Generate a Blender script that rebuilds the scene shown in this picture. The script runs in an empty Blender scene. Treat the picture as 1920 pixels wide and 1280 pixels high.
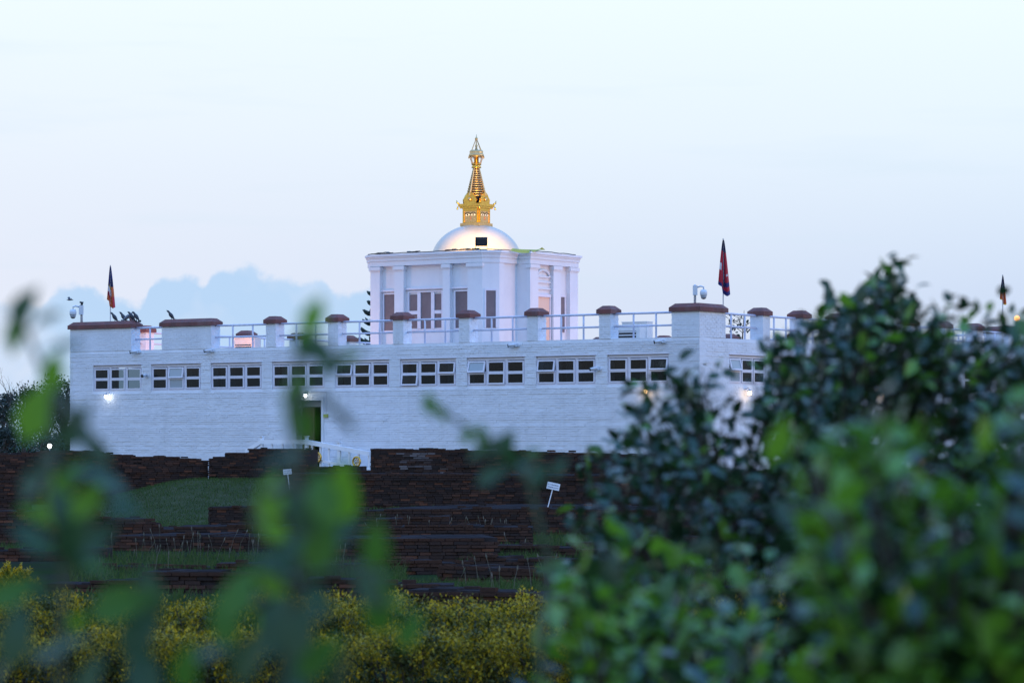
import bpy, math, random
import numpy as np
from mathutils import Vector, Matrix, Euler
random.seed(7); rng = np.random.default_rng(7)
R = math.radians
scene = bpy.context.scene
COL = scene.collection

# ------------------------------------------------------------------ camera
EYE = 2.1; F = 5826.0; HY = 841.0
cam_d = bpy.data.cameras.new('camera'); cam = bpy.data.objects.new('camera', cam_d)
COL.objects.link(cam); scene.camera = cam
cam.location = (0, 0, EYE); cam.rotation_euler = (R(90), 0, 0)
cam_d.sensor_width = 36; cam_d.lens = F / 1920 * 36; cam_d.shift_y = (HY - 640) / 1920
cam_d.clip_start = .1; cam_d.clip_end = 6000
cam_d.dof.use_dof = True; cam_d.dof.focus_distance = 100; cam_d.dof.aperture_fstop = 5.0
scene.render.resolution_x = 1024; scene.render.resolution_y = 682
vs = scene.view_settings
vs.view_transform = 'Standard'; vs.look = 'None'; vs.gamma = 1; vs.exposure = 0

# ------------------------------------------------------------------ world: dusk sky
SUN_AZ = 100   # degrees clockwise from the viewing direction: the afterglow, to the right
w = bpy.data.worlds.new('World'); scene.world = w; w.use_nodes = True
nt = w.node_tree; N = nt.nodes; Lk = nt.links
bg = N['Background']; bg.inputs[1].default_value = .1
def nn(t, **k):
    n = N.new(t)
    for a, b in k.items(): setattr(n, a, b)
    return n
def wmath(op, a, b=None, c=None):
    n = nn('ShaderNodeMath', operation=op)
    for i, v in enumerate((a, b, c)):
        if v is None: continue
        if isinstance(v, (int, float)): n.inputs[i].default_value = v
        else: Lk.new(v, n.inputs[i])
    return n.outputs[0]
def wmix(fac, a, b):
    n = nn('ShaderNodeMix', data_type='RGBA')
    if isinstance(fac, (int, float)): n.inputs[0].default_value = fac
    else: Lk.new(fac, n.inputs[0])
    for i, v in ((6, a), (7, b)):
        if isinstance(v, tuple): n.inputs[i].default_value = (*v, 1)
        else: Lk.new(v, n.inputs[i])
    return n.outputs[2]
sky = nn('ShaderNodeTexSky', sky_type='NISHITA', sun_disc=False, sun_elevation=R(4), sun_rotation=R(SUN_AZ), ozone_density=4.0)
tc = nn('ShaderNodeTexCoord'); sep = nn('ShaderNodeSeparateXYZ'); Lk.new(tc.outputs['Generated'], sep.inputs[0])
sx, sy, sz = sep.outputs
ramp = nn('ShaderNodeValToRGB'); Lk.new(sz, ramp.inputs[0])
cr = ramp.color_ramp
stops = [(0, (.57, .69, .95)), (.05, (.66, .78, .99)), (.10, (.85, .97, 1.08)), (.17, (.98, 1.12, 1.22)), (.45, (.58, 1.1, 2.1)), (1, (.32, .98, 2.7))]
stops = [(p, tuple(v / 4 for v in c)) for p, c in stops]
while len(cr.elements) < len(stops): cr.elements.new(.5)
for e, (p, c) in zip(cr.elements, stops): e.position = p; e.color = (*c, 1)
# a faint rose glow low on the left of the view, cooler on the right
az = wmath('ARCTAN2', sx, sy)
side = wmath('MULTIPLY_ADD', az, -2.6, .5)
sidec = nn('ShaderNodeClamp'); Lk.new(side, sidec.inputs[0])
low = nn('ShaderNodeMapRange'); Lk.new(sz, low.inputs[0]); low.inputs[1].default_value = .02; low.inputs[2].default_value = .13; low.inputs[3].default_value = 1; low.inputs[4].default_value = .25
glow = wmath('MULTIPLY', sidec.outputs[0], low.outputs[0])
rs = nn('ShaderNodeVectorMath', operation='SCALE'); Lk.new(ramp.outputs[0], rs.inputs[0]); rs.inputs['Scale'].default_value = 4
g1 = wmix(wmath('MULTIPLY', glow, .8), rs.outputs[0], (.96, .96, 1.04))
# low bank of blue cloud: its top edge is a function of the azimuth
fc = nn('ShaderNodeFloatCurve'); cv = fc.mapping.curves[0]
def azof(px): return math.atan2(px - 960, F)
A0, A1 = azof(-1200), azof(1500)
prof = [(-1200, 690), (-600, 590), (-100, 572), (60, 570), (110, 545), (150, 538), (185, 548), (215, 566), (262, 566), (285, 535), (320, 522), (355, 524), (385, 530), (400, 512), (440, 503), (480, 510), (520, 522), (600, 527), (640, 548), (690, 540), (740, 575), (900, 640), (1500, 720)]
pts = [((azof(x) - A0) / (A1 - A0), (HY - y) / F / .06) for x, y in prof]
cv.points[0].location = pts[0]; cv.points[1].location = pts[-1]
for p in pts[1:-1]: cv.points.new(*p)
fc.mapping.update()
azn = nn('ShaderNodeMapRange'); Lk.new(az, azn.inputs[0]); azn.inputs[1].default_value = A0; azn.inputs[2].default_value = A1
Lk.new(azn.outputs[0], fc.inputs[1])
nz = nn('ShaderNodeTexNoise'); nz.inputs['Scale'].default_value = 150; nz.inputs['Detail'].default_value = 5
Lk.new(tc.outputs['Generated'], nz.inputs['Vector'])
edge = wmath('MULTIPLY_ADD', nz.outputs[0], .009, -.0045)
top = wmath('ADD', wmath('MULTIPLY', fc.outputs[0], .06), edge)
cm = nn('ShaderNodeMapRange'); cm.interpolation_type = 'SMOOTHSTEP'
Lk.new(wmath('SUBTRACT', top, sz), cm.inputs[0]); cm.inputs[1].default_value = -.0010; cm.inputs[2].default_value = .0022
nz2 = nn('ShaderNodeTexNoise'); nz2.inputs['Scale'].default_value = 38; nz2.inputs['Detail'].default_value = 3
Lk.new(tc.outputs['Generated'], nz2.inputs['Vector'])
patch = nn('ShaderNodeMapRange'); Lk.new(nz2.outputs[0], patch.inputs[0]); patch.inputs[1].default_value = .3; patch.inputs[2].default_value = .55; patch.inputs[3].default_value = .35; patch.inputs[4].default_value = .88
g2 = wmix(wmath('MULTIPLY', cm.outputs[0], patch.outputs[0]), g1, (.49, .71, .99))
# thin streaks high up
nz3 = nn('ShaderNodeTexNoise'); nz3.inputs['Scale'].default_value = 9; nz3.inputs['Detail'].default_value = 4
mp = nn('ShaderNodeMapping'); mp.inputs['Scale'].default_value = (1, 1, 9); mp.inputs['Rotation'].default_value = (0, R(3), 0)
Lk.new(tc.outputs['Generated'], mp.inputs[0]); Lk.new(mp.outputs[0], nz3.inputs['Vector'])
st = nn('ShaderNodeMapRange'); Lk.new(nz3.outputs[0], st.inputs[0]); st.inputs[1].default_value = .55; st.inputs[2].default_value = .8; st.inputs[4].default_value = .35
g3 = wmix(st.outputs[0], g2, (.70, .86, .99))
sc = nn('ShaderNodeVectorMath', operation='SCALE'); Lk.new(g3, sc.inputs[0]); sc.inputs['Scale'].default_value = 10
Lk.new(wmix(.94, sky.outputs[0], sc.outputs[0]), bg.inputs[0])

# ------------------------------------------------------------------ sun: soft afterglow
sd = bpy.data.lights.new('sun', 'SUN'); sd.energy = .5; sd.angle = R(20); sd.color = (1, .70, .62)
so = bpy.data.objects.new('sun', sd); COL.objects.link(so)
az_, el_ = R(SUN_AZ), R(8)
dirs = Vector((math.sin(az_) * math.cos(el_), math.cos(az_) * math.cos(el_), math.sin(el_)))
so.rotation_euler = dirs.to_track_quat('Z', 'Y').to_euler(); so.location = (60, 0, 40)

# ------------------------------------------------------------------ materials
def mat(name, col, rough=.8, metal=0, var=0, vscale=8, bump=0, bscale=30, col2=None, emit=None, es=0, island=None, spec=.5, transl=0, coord='Object', streak=0):
    m = bpy.data.materials.new(name); m.use_nodes = True
    t = m.node_tree; b = t.nodes['Principled BSDF']; l = t.links
    b.inputs['Base Color'].default_value = (*col, 1); b.inputs['Roughness'].default_value = rough; b.inputs['Metallic'].default_value = metal
    b.inputs['Specular IOR Level'].default_value = spec
    tcn = t.nodes.new('ShaderNodeTexCoord')
    src = None
    if island:
        g = t.nodes.new('ShaderNodeNewGeometry'); r = t.nodes.new('ShaderNodeValToRGB'); l.new(g.outputs['Random Per Island'], r.inputs[0])
        e = r.color_ramp.elements
        while len(e) < len(island): e.new(.5)
        for i, c in enumerate(island): e[i].position = i / max(1, len(island) - 1); e[i].color = (*c, 1)
        src = r.outputs[0]
    elif col2:
        nz = t.nodes.new('ShaderNodeTexNoise'); nz.inputs['Scale'].default_value = vscale; nz.inputs['Detail'].default_value = 6; nz.inputs['Roughness'].default_value = .65
        l.new(tcn.outputs[coord], nz.inputs['Vector'])
        mr = t.nodes.new('ShaderNodeMapRange'); l.new(nz.outputs[0], mr.inputs[0]); mr.inputs[1].default_value = .35; mr.inputs[2].default_value = .68
        mx = t.nodes.new('ShaderNodeMix'); mx.data_type = 'RGBA'; l.new(mr.outputs[0], mx.inputs[0])
        mx.inputs[6].default_value = (*col, 1); mx.inputs[7].default_value = (*col2, 1); src = mx.outputs[2]
    if streak and src:
        mpn = t.nodes.new('ShaderNodeMapping'); mpn.inputs['Scale'].default_value = (2.2, 2.2, .22); l.new(tcn.outputs[coord], mpn.inputs[0])
        n3 = t.nodes.new('ShaderNodeTexNoise'); n3.inputs['Scale'].default_value = 1; n3.inputs['Detail'].default_value = 8; n3.inputs['Roughness'].default_value = .7; l.new(mpn.outputs[0], n3.inputs['Vector'])
        m3 = t.nodes.new('ShaderNodeMapRange'); l.new(n3.outputs[0], m3.inputs[0]); m3.inputs[1].default_value = .52; m3.inputs[2].default_value = .78; m3.inputs[4].default_value = streak
        x3 = t.nodes.new('ShaderNodeMix'); x3.data_type = 'RGBA'; l.new(m3.outputs[0], x3.inputs[0]); l.new(src, x3.inputs[6]); x3.inputs[7].default_value = (.36, .37, .38, 1); src = x3.outputs[2]
    if src: l.new(src, b.inputs['Base Color'])
    if bump:
        nb = t.nodes.new('ShaderNodeTexNoise'); nb.inputs['Scale'].default_value = bscale; nb.inputs['Detail'].default_value = 5
        l.new(tcn.outputs[coord], nb.inputs['Vector'])
        bp = t.nodes.new('ShaderNodeBump'); bp.inputs['Strength'].default_value = bump; bp.inputs['Distance'].default_value = .02
        l.new(nb.outputs[0], bp.inputs['Height']); l.new(bp.outputs[0], b.inputs['Normal'])
    if emit:
        b.inputs['Emission Color'].default_value = (*emit, 1); b.inputs['Emission Strength'].default_value = es
    if transl:
        tr = t.nodes.new('ShaderNodeBsdfTranslucent'); ms = t.nodes.new('ShaderNodeMixShader'); ms.inputs[0].default_value = transl
        if src: l.new(src, tr.inputs[0])
        else: tr.inputs[0].default_value = (*col, 1)
        l.new(b.outputs[0], ms.inputs[1]); l.new(tr.outputs[0], ms.inputs[2]); l.new(ms.outputs[0], t.nodes['Material Output'].inputs[0])
    return m
M = {}
M['wall'] = mat('white_painted_brick', (.77, .79, .83), .75, col2=(.68, .70, .74), vscale=1.3, bump=.8, bscale=11, streak=.22)
M['plaster'] = mat('white_plaster', (.72, .73, .75), .7, col2=(.67, .68, .71), vscale=1.5, bump=.1, streak=.2)
M['paint'] = mat('white_gloss_paint', (.72, .70, .76), .45, col2=(.66, .64, .70), vscale=4)
M['rail'] = mat('pale_rail_paint', (.62, .62, .72), .4, col2=(.55, .55, .64), vscale=5)
M['cap'] = mat('red_brown_coping', (.20, .075, .065), .8, col2=(.13, .065, .06), vscale=3, bump=.5, streak=.25, spec=.3)
M['gold'] = mat('gilded_copper', (.83, .52, .10), .3, 1, col2=(.62, .36, .08), vscale=14)
M['oldgold'] = mat('weathered_gilding', (.66, .47, .22), .4, .9, col2=(.44, .32, .17), vscale=20)
M['dome'] = mat('silvered_dome', (.57, .49, .40), .40, .3, col2=(.52, .45, .37), vscale=2)
M['dark'] = mat('black_plastic', (.018, .02, .025), .5)
M['grey'] = mat('grey_metal', (.34, .36, .40), .45, .3)
M['camwhite'] = mat('camera_white', (.62, .65, .70), .4)
M['ac'] = mat('air_conditioner_casing', (.68, .68, .66), .5, col2=(.6, .6, .58), vscale=6)
M['curtain'] = mat('pale_curtain', (.24, .25, .25), .9, col2=(.18, .19, .2), vscale=5)
M['wood'] = mat('brown_door_wood', (.10, .05, .028), .6, col2=(.06, .03, .018), vscale=4)
M['innerdark'] = mat('darkened_inner_brick', (.03, .026, .026), .95, spec=.1)  # brick darkened so the rooms behind the panes look unlit
M['railwhite'] = mat('fresh_white_paint', (.86, .86, .88), .5, col2=(.80, .80, .83), vscale=5)
M['paledoor'] = mat('peach_door_panel', (.74, .50, .38), .6)
M['winbrown'] = mat('window_blind', (.17, .13, .14), .5, col2=(.13, .10, .11), vscale=3)
M['roof'] = mat('roof_slab', (.35, .35, .36), .9)
M['eyewhite'] = mat('painted_eye_white', (.75, .72, .66), .6)
M['black'] = mat('painted_black', (.015, .012, .02), .6)
M['redpaint'] = mat('painted_red', (.4, .06, .04), .6)
M['brick'] = mat('old_dark_brick', (.06, .035, .03), 1, spec=0, island=[(.031, .024, .022), (.044, .030, .026), (.036, .028, .026), (.062, .035, .026), (.046, .033, .029), (.12, .054, .034)], bump=.6, bscale=25)
M['core'] = mat('ruin_mortar', (.022, .019, .019), 1, spec=0, col2=(.048, .040, .040), vscale=1.7, bump=1, bscale=14)
M['saltbrick'] = mat('salt_stained_brick', (.3, .27, .28), .95, island=[(.11, .095, .095), (.05, .03, .025), (.15, .13, .13)])
M['ground'] = mat('grassy_ground', (.020, .034, .012), 1, spec=0, col2=(.030, .027, .022), vscale=.35, bump=1, bscale=6)
M['lawn'] = mat('short_lawn', (.040, .050, .022), 1, spec=0, col2=(.070, .072, .040), vscale=1.6, bump=1, bscale=25)
M['grass'] = mat('grass_blades', (.06, .13, .04), .8, spec=.15, island=[(.028, .052, .014), (.042, .078, .018), (.062, .105, .025), (.08, .088, .04)], transl=.3)
M['straw'] = mat('seed_heads', (.2, .18, .14), .9, island=[(.06, .07, .04), (.17, .15, .12)], transl=.2)
M['hedge'] = mat('golden_hedge_leaves', (.2, .17, .02), .55, spec=.2, island=[(.12, .12, .010), (.25, .20, .012), (.43, .31, .013), (.56, .36, .013), (.08, .095, .012)], transl=.3)
M['hedgedark'] = mat('hedge_dark_leaves', (.03, .05, .012), .6, spec=.2, island=[(.03, .042, .008), (.09, .085, .012)], transl=.15)
M['leaf'] = mat('dark_glossy_leaves', (.03, .06, .025), .3, spec=.42, island=[(.014, .036, .014), (.026, .062, .02), (.020, .050, .02), (.036, .085, .02)], transl=.18)
M['leafbright'] = mat('fresh_green_leaves', (.07, .16, .03), .3, spec=.6, island=[(.05, .12, .014), (.09, .22, .018), (.14, .30, .02), (.04, .10, .02)], transl=.4)
M['leafpale'] = mat('pale_glint_leaves', (.24, .31, .27), .5, island=[(.15, .22, .18), (.34, .40, .36)], transl=.2)  # pale leaf colour standing in for sky glints on the near bush
M['leafnear'] = mat('near_green_leaves', (.065, .17, .018), .45, spec=.3, transl=.4)
M['leafnear2'] = mat('near_dark_leaves', (.032, .082, .026), .4, transl=.35, spec=.4)
M['leafnear3'] = mat('near_lime_leaves', (.14, .30, .018), .5, spec=.3, transl=.45)
M['bark'] = mat('bark', (.05, .038, .03), .9, bump=.5)
M['stem'] = mat('green_stems', (.05, .07, .03), .7)
M['fartree'] = mat('far_tree_leaves', (.03, .055, .035), .8, island=[(.016, .027, .022), (.024, .038, .026), (.034, .05, .032)], transl=.2)
M['conifer'] = mat('conifer_needles', (.018, .035, .03), .8)
M['bird'] = mat('dark_feathers', (.022, .022, .03), .6, col2=(.05, .05, .06), vscale=30)
M['birdgrey'] = mat('grey_feathers', (.16, .17, .20), .6)
M['sign'] = mat('white_sign_paint', (.72, .76, .80), .5)
M['signink'] = mat('sign_lettering', (.16, .2, .3), .6)
M['pole'] = mat('pale_pole', (.6, .55, .52), .4)
for k, c in dict(fblue=(.03, .035, .16), fnavy=(.02, .02, .07), fred=(.50, .03, .05), forange=(.62, .14, .04), fwhite=(.7, .66, .66), fyellow=(.7, .42, .04), fcrimson=(.30, .02, .05)).items(): M[k] = mat('flag_' + k[1:], c, .8, transl=.3)
M['bulbwhite'] = mat('lit_white_lamp', (.9, .9, .9), .5, emit=(.93, .97, 1), es=14)
M['bulbwarm'] = mat('lit_warm_lamp', (.9, .8, .6), .5, emit=(1, .62, .25), es=7)
M['bulborange'] = mat('lit_orange_lamp', (.9, .6, .3), .5, emit=(1, .42, .10), es=4)
M['cloth'] = mat('yellow_green_cloth', (.45, .50, .12), .8, transl=.2)
def glass():
    m = bpy.data.materials.new('window_glass'); m.use_nodes = True; t = m.node_tree; t.nodes.clear()
    o = t.nodes.new('ShaderNodeOutputMaterial'); tr = t.nodes.new('ShaderNodeBsdfTransparent'); tr.inputs[0].default_value = (.42, .47, .50, 1)
    gl = t.nodes.new('ShaderNodeBsdfGlossy'); gl.inputs['Roughness'].default_value = .04
    fr = t.nodes.new('ShaderNodeFresnel'); fr.inputs[0].default_value = 1.32
    mx = t.nodes.new('ShaderNodeMixShader'); t.links.new(fr.outputs[0], mx.inputs[0]); t.links.new(tr.outputs[0], mx.inputs[1]); t.links.new(gl.outputs[0], mx.inputs[2]); t.links.new(mx.outputs[0], o.inputs[0])
    return m
M['glass'] = glass()
M['frosted'] = mat('frosted_pane', (.30, .36, .40), .25, spec=.8)

# ------------------------------------------------------------------ helpers
def tag(o, label=None, cat=None, group=None, kind=None):
    if label: o['label'] = label
    if cat: o['category'] = cat
    if group: o['group'] = group
    if kind: o['kind'] = kind
    return o
def empty(name, loc=(0, 0, 0), rz=0, parent=None):
    o = bpy.data.objects.new(name, None); COL.objects.link(o); o.location = loc; o.rotation_euler = (0, 0, rz); o.empty_display_size = .3
    if parent: o.parent = parent
    return o
def link(name, me, m, parent=None, loc=(0, 0, 0), rot=(0, 0, 0)):
    if m is not None and not me.materials: me.materials.append(m)
    o = bpy.data.objects.new(name, me); COL.objects.link(o); o.location = loc; o.rotation_euler = rot
    if parent: o.parent = parent
    return o
class MB:
    def __init__(s): s.v = []; s.f = []; s.mi = []; s.cur = 0
    def add(s, vs, fs):
        n = len(s.v); s.v += [tuple(p) for p in vs]
        for f in fs: s.f.append(tuple(i + n for i in f)); s.mi.append(s.cur)
        return s
    def box(s, x0, x1, y0, y1, z0, z1, mtx=None):
        vs = [(x0, y0, z0), (x1, y0, z0), (x1, y1, z0), (x0, y1, z0), (x0, y0, z1), (x1, y0, z1), (x1, y1, z1), (x0, y1, z1)]
        if mtx is not None: vs = [mtx @ Vector(p) for p in vs]
        return s.add(vs, [(3, 2, 1, 0), (4, 5, 6, 7), (0, 1, 5, 4), (1, 2, 6, 5), (2, 3, 7, 6), (3, 0, 4, 7)])
    def frustum(s, x0, x1, y0, y1, z0, z1, inset):
        vs = [(x0, y0, z0), (x1, y0, z0), (x1, y1, z0), (x0, y1, z0), (x0 + inset, y0 + inset, z1), (x1 - inset, y0 + inset, z1), (x1 - inset, y1 - inset, z1), (x0 + inset, y1 - inset, z1)]
        return s.add(vs, [(3, 2, 1, 0), (4, 5, 6, 7), (0, 1, 5, 4), (1, 2, 6, 5), (2, 3, 7, 6), (3, 0, 4, 7)])
    def tube(s, path, rad, n=6, cap=True):
        path = [Vector(p) for p in path]
        if isinstance(rad, (int, float)): rad = [rad] * len(path)
        base = len(s.v); vs = []
        for i, p in enumerate(path):
            d = (path[min(i + 1, len(path) - 1)] - path[max(i - 1, 0)]).normalized()
            a = Vector((0, 0, 1)) if abs(d.z) < .9 else Vector((1, 0, 0))
            x = d.cross(a).normalized(); y = d.cross(x)
            for k in range(n):
                t = 2 * math.pi * k / n; vs.append(p + (x * math.cos(t) + y * math.sin(t)) * rad[i])
        fs = []
        for i in range(len(path) - 1):
            for k in range(n): fs.append((i * n + k, i * n + (k + 1) % n, (i + 1) * n + (k + 1) % n, (i + 1) * n + k))
        if cap: fs += [tuple(range(n))[::-1], tuple((len(path) - 1) * n + k for k in range(n))]
        return s.add(vs, fs)
    def lathe(s, prof, n=24, c=(0, 0, 0), rot=0):
        vs = []; fs = []
        for r, z in prof:
            for k in range(n):
                t = 2 * math.pi * k / n + rot; vs.append((c[0] + r * math.cos(t), c[1] + r * math.sin(t), c[2] + z))
        for i in range(len(prof) - 1):
            for k in range(n): fs.append((i * n + k, i * n + (k + 1) % n, (i + 1) * n + (k + 1) % n, (i + 1) * n + k))
        fs += [tuple(range(n))[::-1], tuple((len(prof) - 1) * n + k for k in range(n))]
        return s.add(vs, fs)
    def prism(s, poly, z0, z1):
        n = len(poly); vs = [(x, y, z0) for x, y in poly] + [(x, y, z1) for x, y in poly]
        return s.add(vs, [tuple(range(n))[::-1], tuple(range(n, 2 * n))] + [(i, (i + 1) % n, n + (i + 1) % n, n + i) for i in range(n)])
    def mesh(s, name, smooth=False):
        me = bpy.data.meshes.new(name); me.from_pydata(s.v, [], s.f)
        if smooth:
            me.polygons.foreach_set('use_smooth', [True] * len(me.polygons))
        if any(s.mi): me.polygons.foreach_set('material_index', s.mi)
        me.update(); return me
    def build(s, name, m, parent=None, smooth=False, loc=(0, 0, 0), rot=(0, 0, 0)):
        return link(name, s.mesh(name, smooth), m, parent, loc, rot)
def P(px, py, d): return Vector(((px - 960) / F * d, d, EYE - (py - HY) / F * d))

# leaves in bulk: template of 8 triangles, folded along the midrib
LT = np.array([(0, 0, 0), (-.27, .30, .06), (0, .34, 0), (.27, .30, .06), (-.22, .64, .05), (0, .68, -.04), (.22, .64, .05), (0, 1, -.14)], float)
LF = np.array([(0, 2, 1), (0, 3, 2), (1, 2, 5), (1, 5, 4), (2, 3, 6), (2, 6, 5), (4, 5, 7), (5, 6, 7)])
QT = np.array([(0, 0, 0), (-.22, .5, .05), (.22, .5, .05), (0, 1, -.08)], float); QF = np.array([(0, 2, 1), (1, 2, 3)])
def tri_mesh(name, V, T, smooth=True):
    me = bpy.data.meshes.new(name); V = np.asarray(V, np.float32); T = np.asarray(T, np.int32)
    me.vertices.add(len(V)); me.vertices.foreach_set('co', V.ravel())
    me.loops.add(T.size); me.loops.foreach_set('vertex_index', T.ravel())
    me.polygons.add(len(T)); me.polygons.foreach_set('loop_start', np.arange(0, T.size, 3, dtype=np.int32))
    me.polygons.foreach_set('use_smooth', np.ones(len(T), bool) if smooth else np.zeros(len(T), bool))
    me.update(calc_edges=True); me.validate(); return me
def frames(n, droop=0., upb=.0, dirs=None):
    """random orthonormal frames; y axis is the leaf direction"""
    d = rng.normal(size=(n, 3)) if dirs is None else np.array(dirs, float)
    d[:, 2] += upb - droop; d /= np.linalg.norm(d, axis=1)[:, None] + 1e-9
    up = rng.normal(size=(n, 3)) * .45 + np.array((0, 0, 1.)); x = np.cross(d, up); x /= np.linalg.norm(x, axis=1)[:, None] + 1e-9
    z = np.cross(x, d); return np.stack([x, d, z], 1)
def leaves_mesh(name, pos, size, fr, simple=False):
    T, Fc = (QT, QF) if simple else (LT, LF)
    pos = np.asarray(pos, float); size = np.asarray(size, float)
    V = pos[:, None, :] + np.einsum('kc,ncd->nkd', T, fr) * size[:, None, None]
    idx = (np.arange(len(pos)) * len(T))[:, None, None] + Fc[None]
    return tri_mesh(name, V.reshape(-1, 3), idx.reshape(-1, 3))

# ------------------------------------------------------------------ ground
g = MB(); n = 48
ext = 2500
g.add([(-ext, -200, 0), (ext, -200, 0), (ext, ext, 0), (-ext, ext, 0)], [(0, 1, 2, 3)])
tag(g.build('ground', M['ground']), kind='structure')
# lawn rising to the foot of the old walls on the left
lm = MB(); nx, ny = 40, 24
vs = []
for j in range(ny + 1):
    for i in range(nx + 1):
        px = 60 + (640 - 60) * i / nx; d = 83 + 14 * j / ny
        rise = max(0, min(1, (d - 83) / 13)); rr = rise * rise * (3 - 2 * rise)
        hx = max(0, min(1, (px - 110) / 270)); hx = hx * hx * (3 - 2 * hx)
        z = .02 + rr * (.35 + .78 * hx) + random.uniform(-.015, .015)
        vs.append(((px - 960) / F * d, d, z))
lm.add(vs, [(j * (nx + 1) + i, j * (nx + 1) + i + 1, (j + 1) * (nx + 1) + i + 1, (j + 1) * (nx + 1) + i) for j in range(ny) for i in range(nx)])
tag(lm.build('lawn', M['lawn'], smooth=True), kind='structure')
def lawn_z(px, d):
    rise = max(0, min(1, (d - 83) / 13)); rr = rise * rise * (3 - 2 * rise); hx = max(0, min(1, (px - 110) / 270)); hx = hx * hx * (3 - 2 * hx)
    return .02 + rr * (.35 + .78 * hx)

# ================================================================== TEMPLE
TH = R(34.81); CX, CY = 5.958, 98.74; cth, sth = math.cos(TH), math.sin(TH)
LEN, DEP = 27.04, 24.0
temple = empty('temple', (CX, CY, 0), -TH)
tag(temple, 'long white brick temple with gilded spire and dome above its railed roof', 'temple')
def T(x, y, z): return Vector((CX + x * cth + y * sth, CY - x * sth + y * cth, z))
def fx(px, y=0):       # local x of a photo column on the plane local y = const
    k = (px - 960) / F; ox, oy = CX + y * sth, CY + y * cth
    return -(ox - k * oy) / (cth + k * sth)
def fz(px, py, y=0):
    x = fx(px, y); return EYE + (HY - py) / F * T(x, y, 0).y
def ry(px):            # local y of a photo column on the right wall
    k = (px - 960) / F; return (k * CY - CX) / (sth - k * cth)
ZC = 5.66; ZCAP = 6.74; ZR = 6.47; ZM = 6.06
OFF, PIT, WW, ZT, ZB = 1.152, 2.80, 2.338, 5.14, 4.185
wins = [(-(OFF + k * PIT + WW), -(OFF + k * PIT)) for k in range(9)][::-1]     # left to right
door_x = (fx(556), fx(603)); DZ0, DZ1 = 1.45, fz(600, 750)
holesF = [(a, b, ZB, ZT) for a, b in wins] + [(door_x[0], door_x[1], DZ0, DZ1)]
ry0 = ry(1367) + .02
winsR = [(ry0 + k * PIT, ry0 + k * PIT + WW) for k in range(8)]
holesR = [(a, b, ZB, ZT) for a, b in winsR]
def wall_grid(mb, x0, x1, z0, z1, holes, y0, y1, swap=False):
    xs = sorted({x0, x1, *[h[0] for h in holes], *[h[1] for h in holes]}); zs = sorted({z0, z1, *[h[2] for h in holes], *[h[3] for h in holes]})
    solid = lambda i, j: 0 <= i < len(xs) - 1 and 0 <= j < len(zs) - 1 and not any(h[0] <= (xs[i] + xs[i + 1]) / 2 <= h[1] and h[2] <= (zs[j] + zs[j + 1]) / 2 <= h[3] for h in holes)
    def q(ps):
        if swap: ps = [(y, x, z) for x, y, z in ps]
        mb.add(ps, [(0, 1, 2, 3)])
    for i in range(len(xs) - 1):
        for j in range(len(zs) - 1):
            if not solid(i, j): continue
            a, b, c, d = xs[i], xs[i + 1], zs[j], zs[j + 1]
            q([(a, y0, c), (b, y0, c), (b, y0, d), (a, y0, d)]); q([(b, y1, c), (a, y1, c), (a, y1, d), (b, y1, d)])
            if not solid(i - 1, j): q([(a, y1, c), (a, y0, c), (a, y0, d), (a, y1, d)])
            if not solid(i + 1, j): q([(b, y0, c), (b, y1, c), (b, y1, d), (b, y0, d)])
            if not solid(i, j - 1): q([(a, y0, c), (a, y1, c), (b, y1, c), (b, y0, c)])
            if not solid(i, j + 1): q([(a, y0, d), (b, y0, d), (b, y1, d), (a, y1, d)])
WT = .42
mb = MB(); wall_grid(mb, -LEN, 0, 0, ZC, holesF, .016, WT); fw = mb.build('front_wall', M['wall'], temple)
mb = MB(); wall_grid(mb, WT + .003, DEP, 0, ZC - .003, holesR, -.012, -WT, True); rw = mb.build('side_wall', M['wall'], temple)
mb = MB(); wall_grid(mb, WT + .003, DEP, 0, ZC - .003, [(2.2, 4.4, ZB, ZT), (5.2, 7.4, ZB, ZT)], -LEN, -LEN + WT, True); lw = mb.build('side_wall', M['wall'], temple)
MB().box(-LEN + WT + .004, -WT - .004, DEP - WT, DEP - .004, 0, ZC - .006).build('back_wall', M['wall'], temple)
MB().box(-LEN + WT + .002, -WT - .002, WT + .004, DEP - WT - .002, 5.25, 5.45).build('roof_slab', M['roof'], temple)
# bricks: every one a real block, proud of the joints
BH, BL, BJ = .077, .235, .016
def brick_courses(x0, x1, z0, z1, holes, seed):
    rnd = random.Random(seed); out = []; nc = int((z1 - z0) / BH)
    for c in range(nc):
        za, zb = z0 + c * BH + BJ / 2, z0 + (c + 1) * BH - BJ / 2; zm = (za + zb) / 2
        iv = [(x0, x1)]
        for h in holes:
            if h[2] < zb and h[3] > za:
                iv = [p for a, b in iv for p in ((a, min(b, h[0])), (max(a, h[1]), b)) if p[1] - p[0] > .02]
        cp = rnd.uniform(-.006, .007)
        for a, b in iv:
            x = a - (BL / 2 if c % 2 else 0) - rnd.random() * .03
            while x < b:
                e = x + BL; p, q = max(x + .0015, a), min(e - .0015, b)
                if q - p > .03: out.append((p, q, za + rnd.uniform(-.003, .003), zb + rnd.uniform(-.003, .003), cp + rnd.uniform(-.006, .006)))
                x = e
    return out
cube8 = MB().box(-.5, .5, -.5, .5, -.5, .5)
bk = brick_courses(-LEN, 0, 1.2, ZC, holesF, 1)
bk.sort(key=lambda b: (abs(b[0] + .6) if b[2] > 3.2 else 99))
brick_me = cube8.mesh('brick'); brick_me.materials.append(M['wall'])
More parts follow.
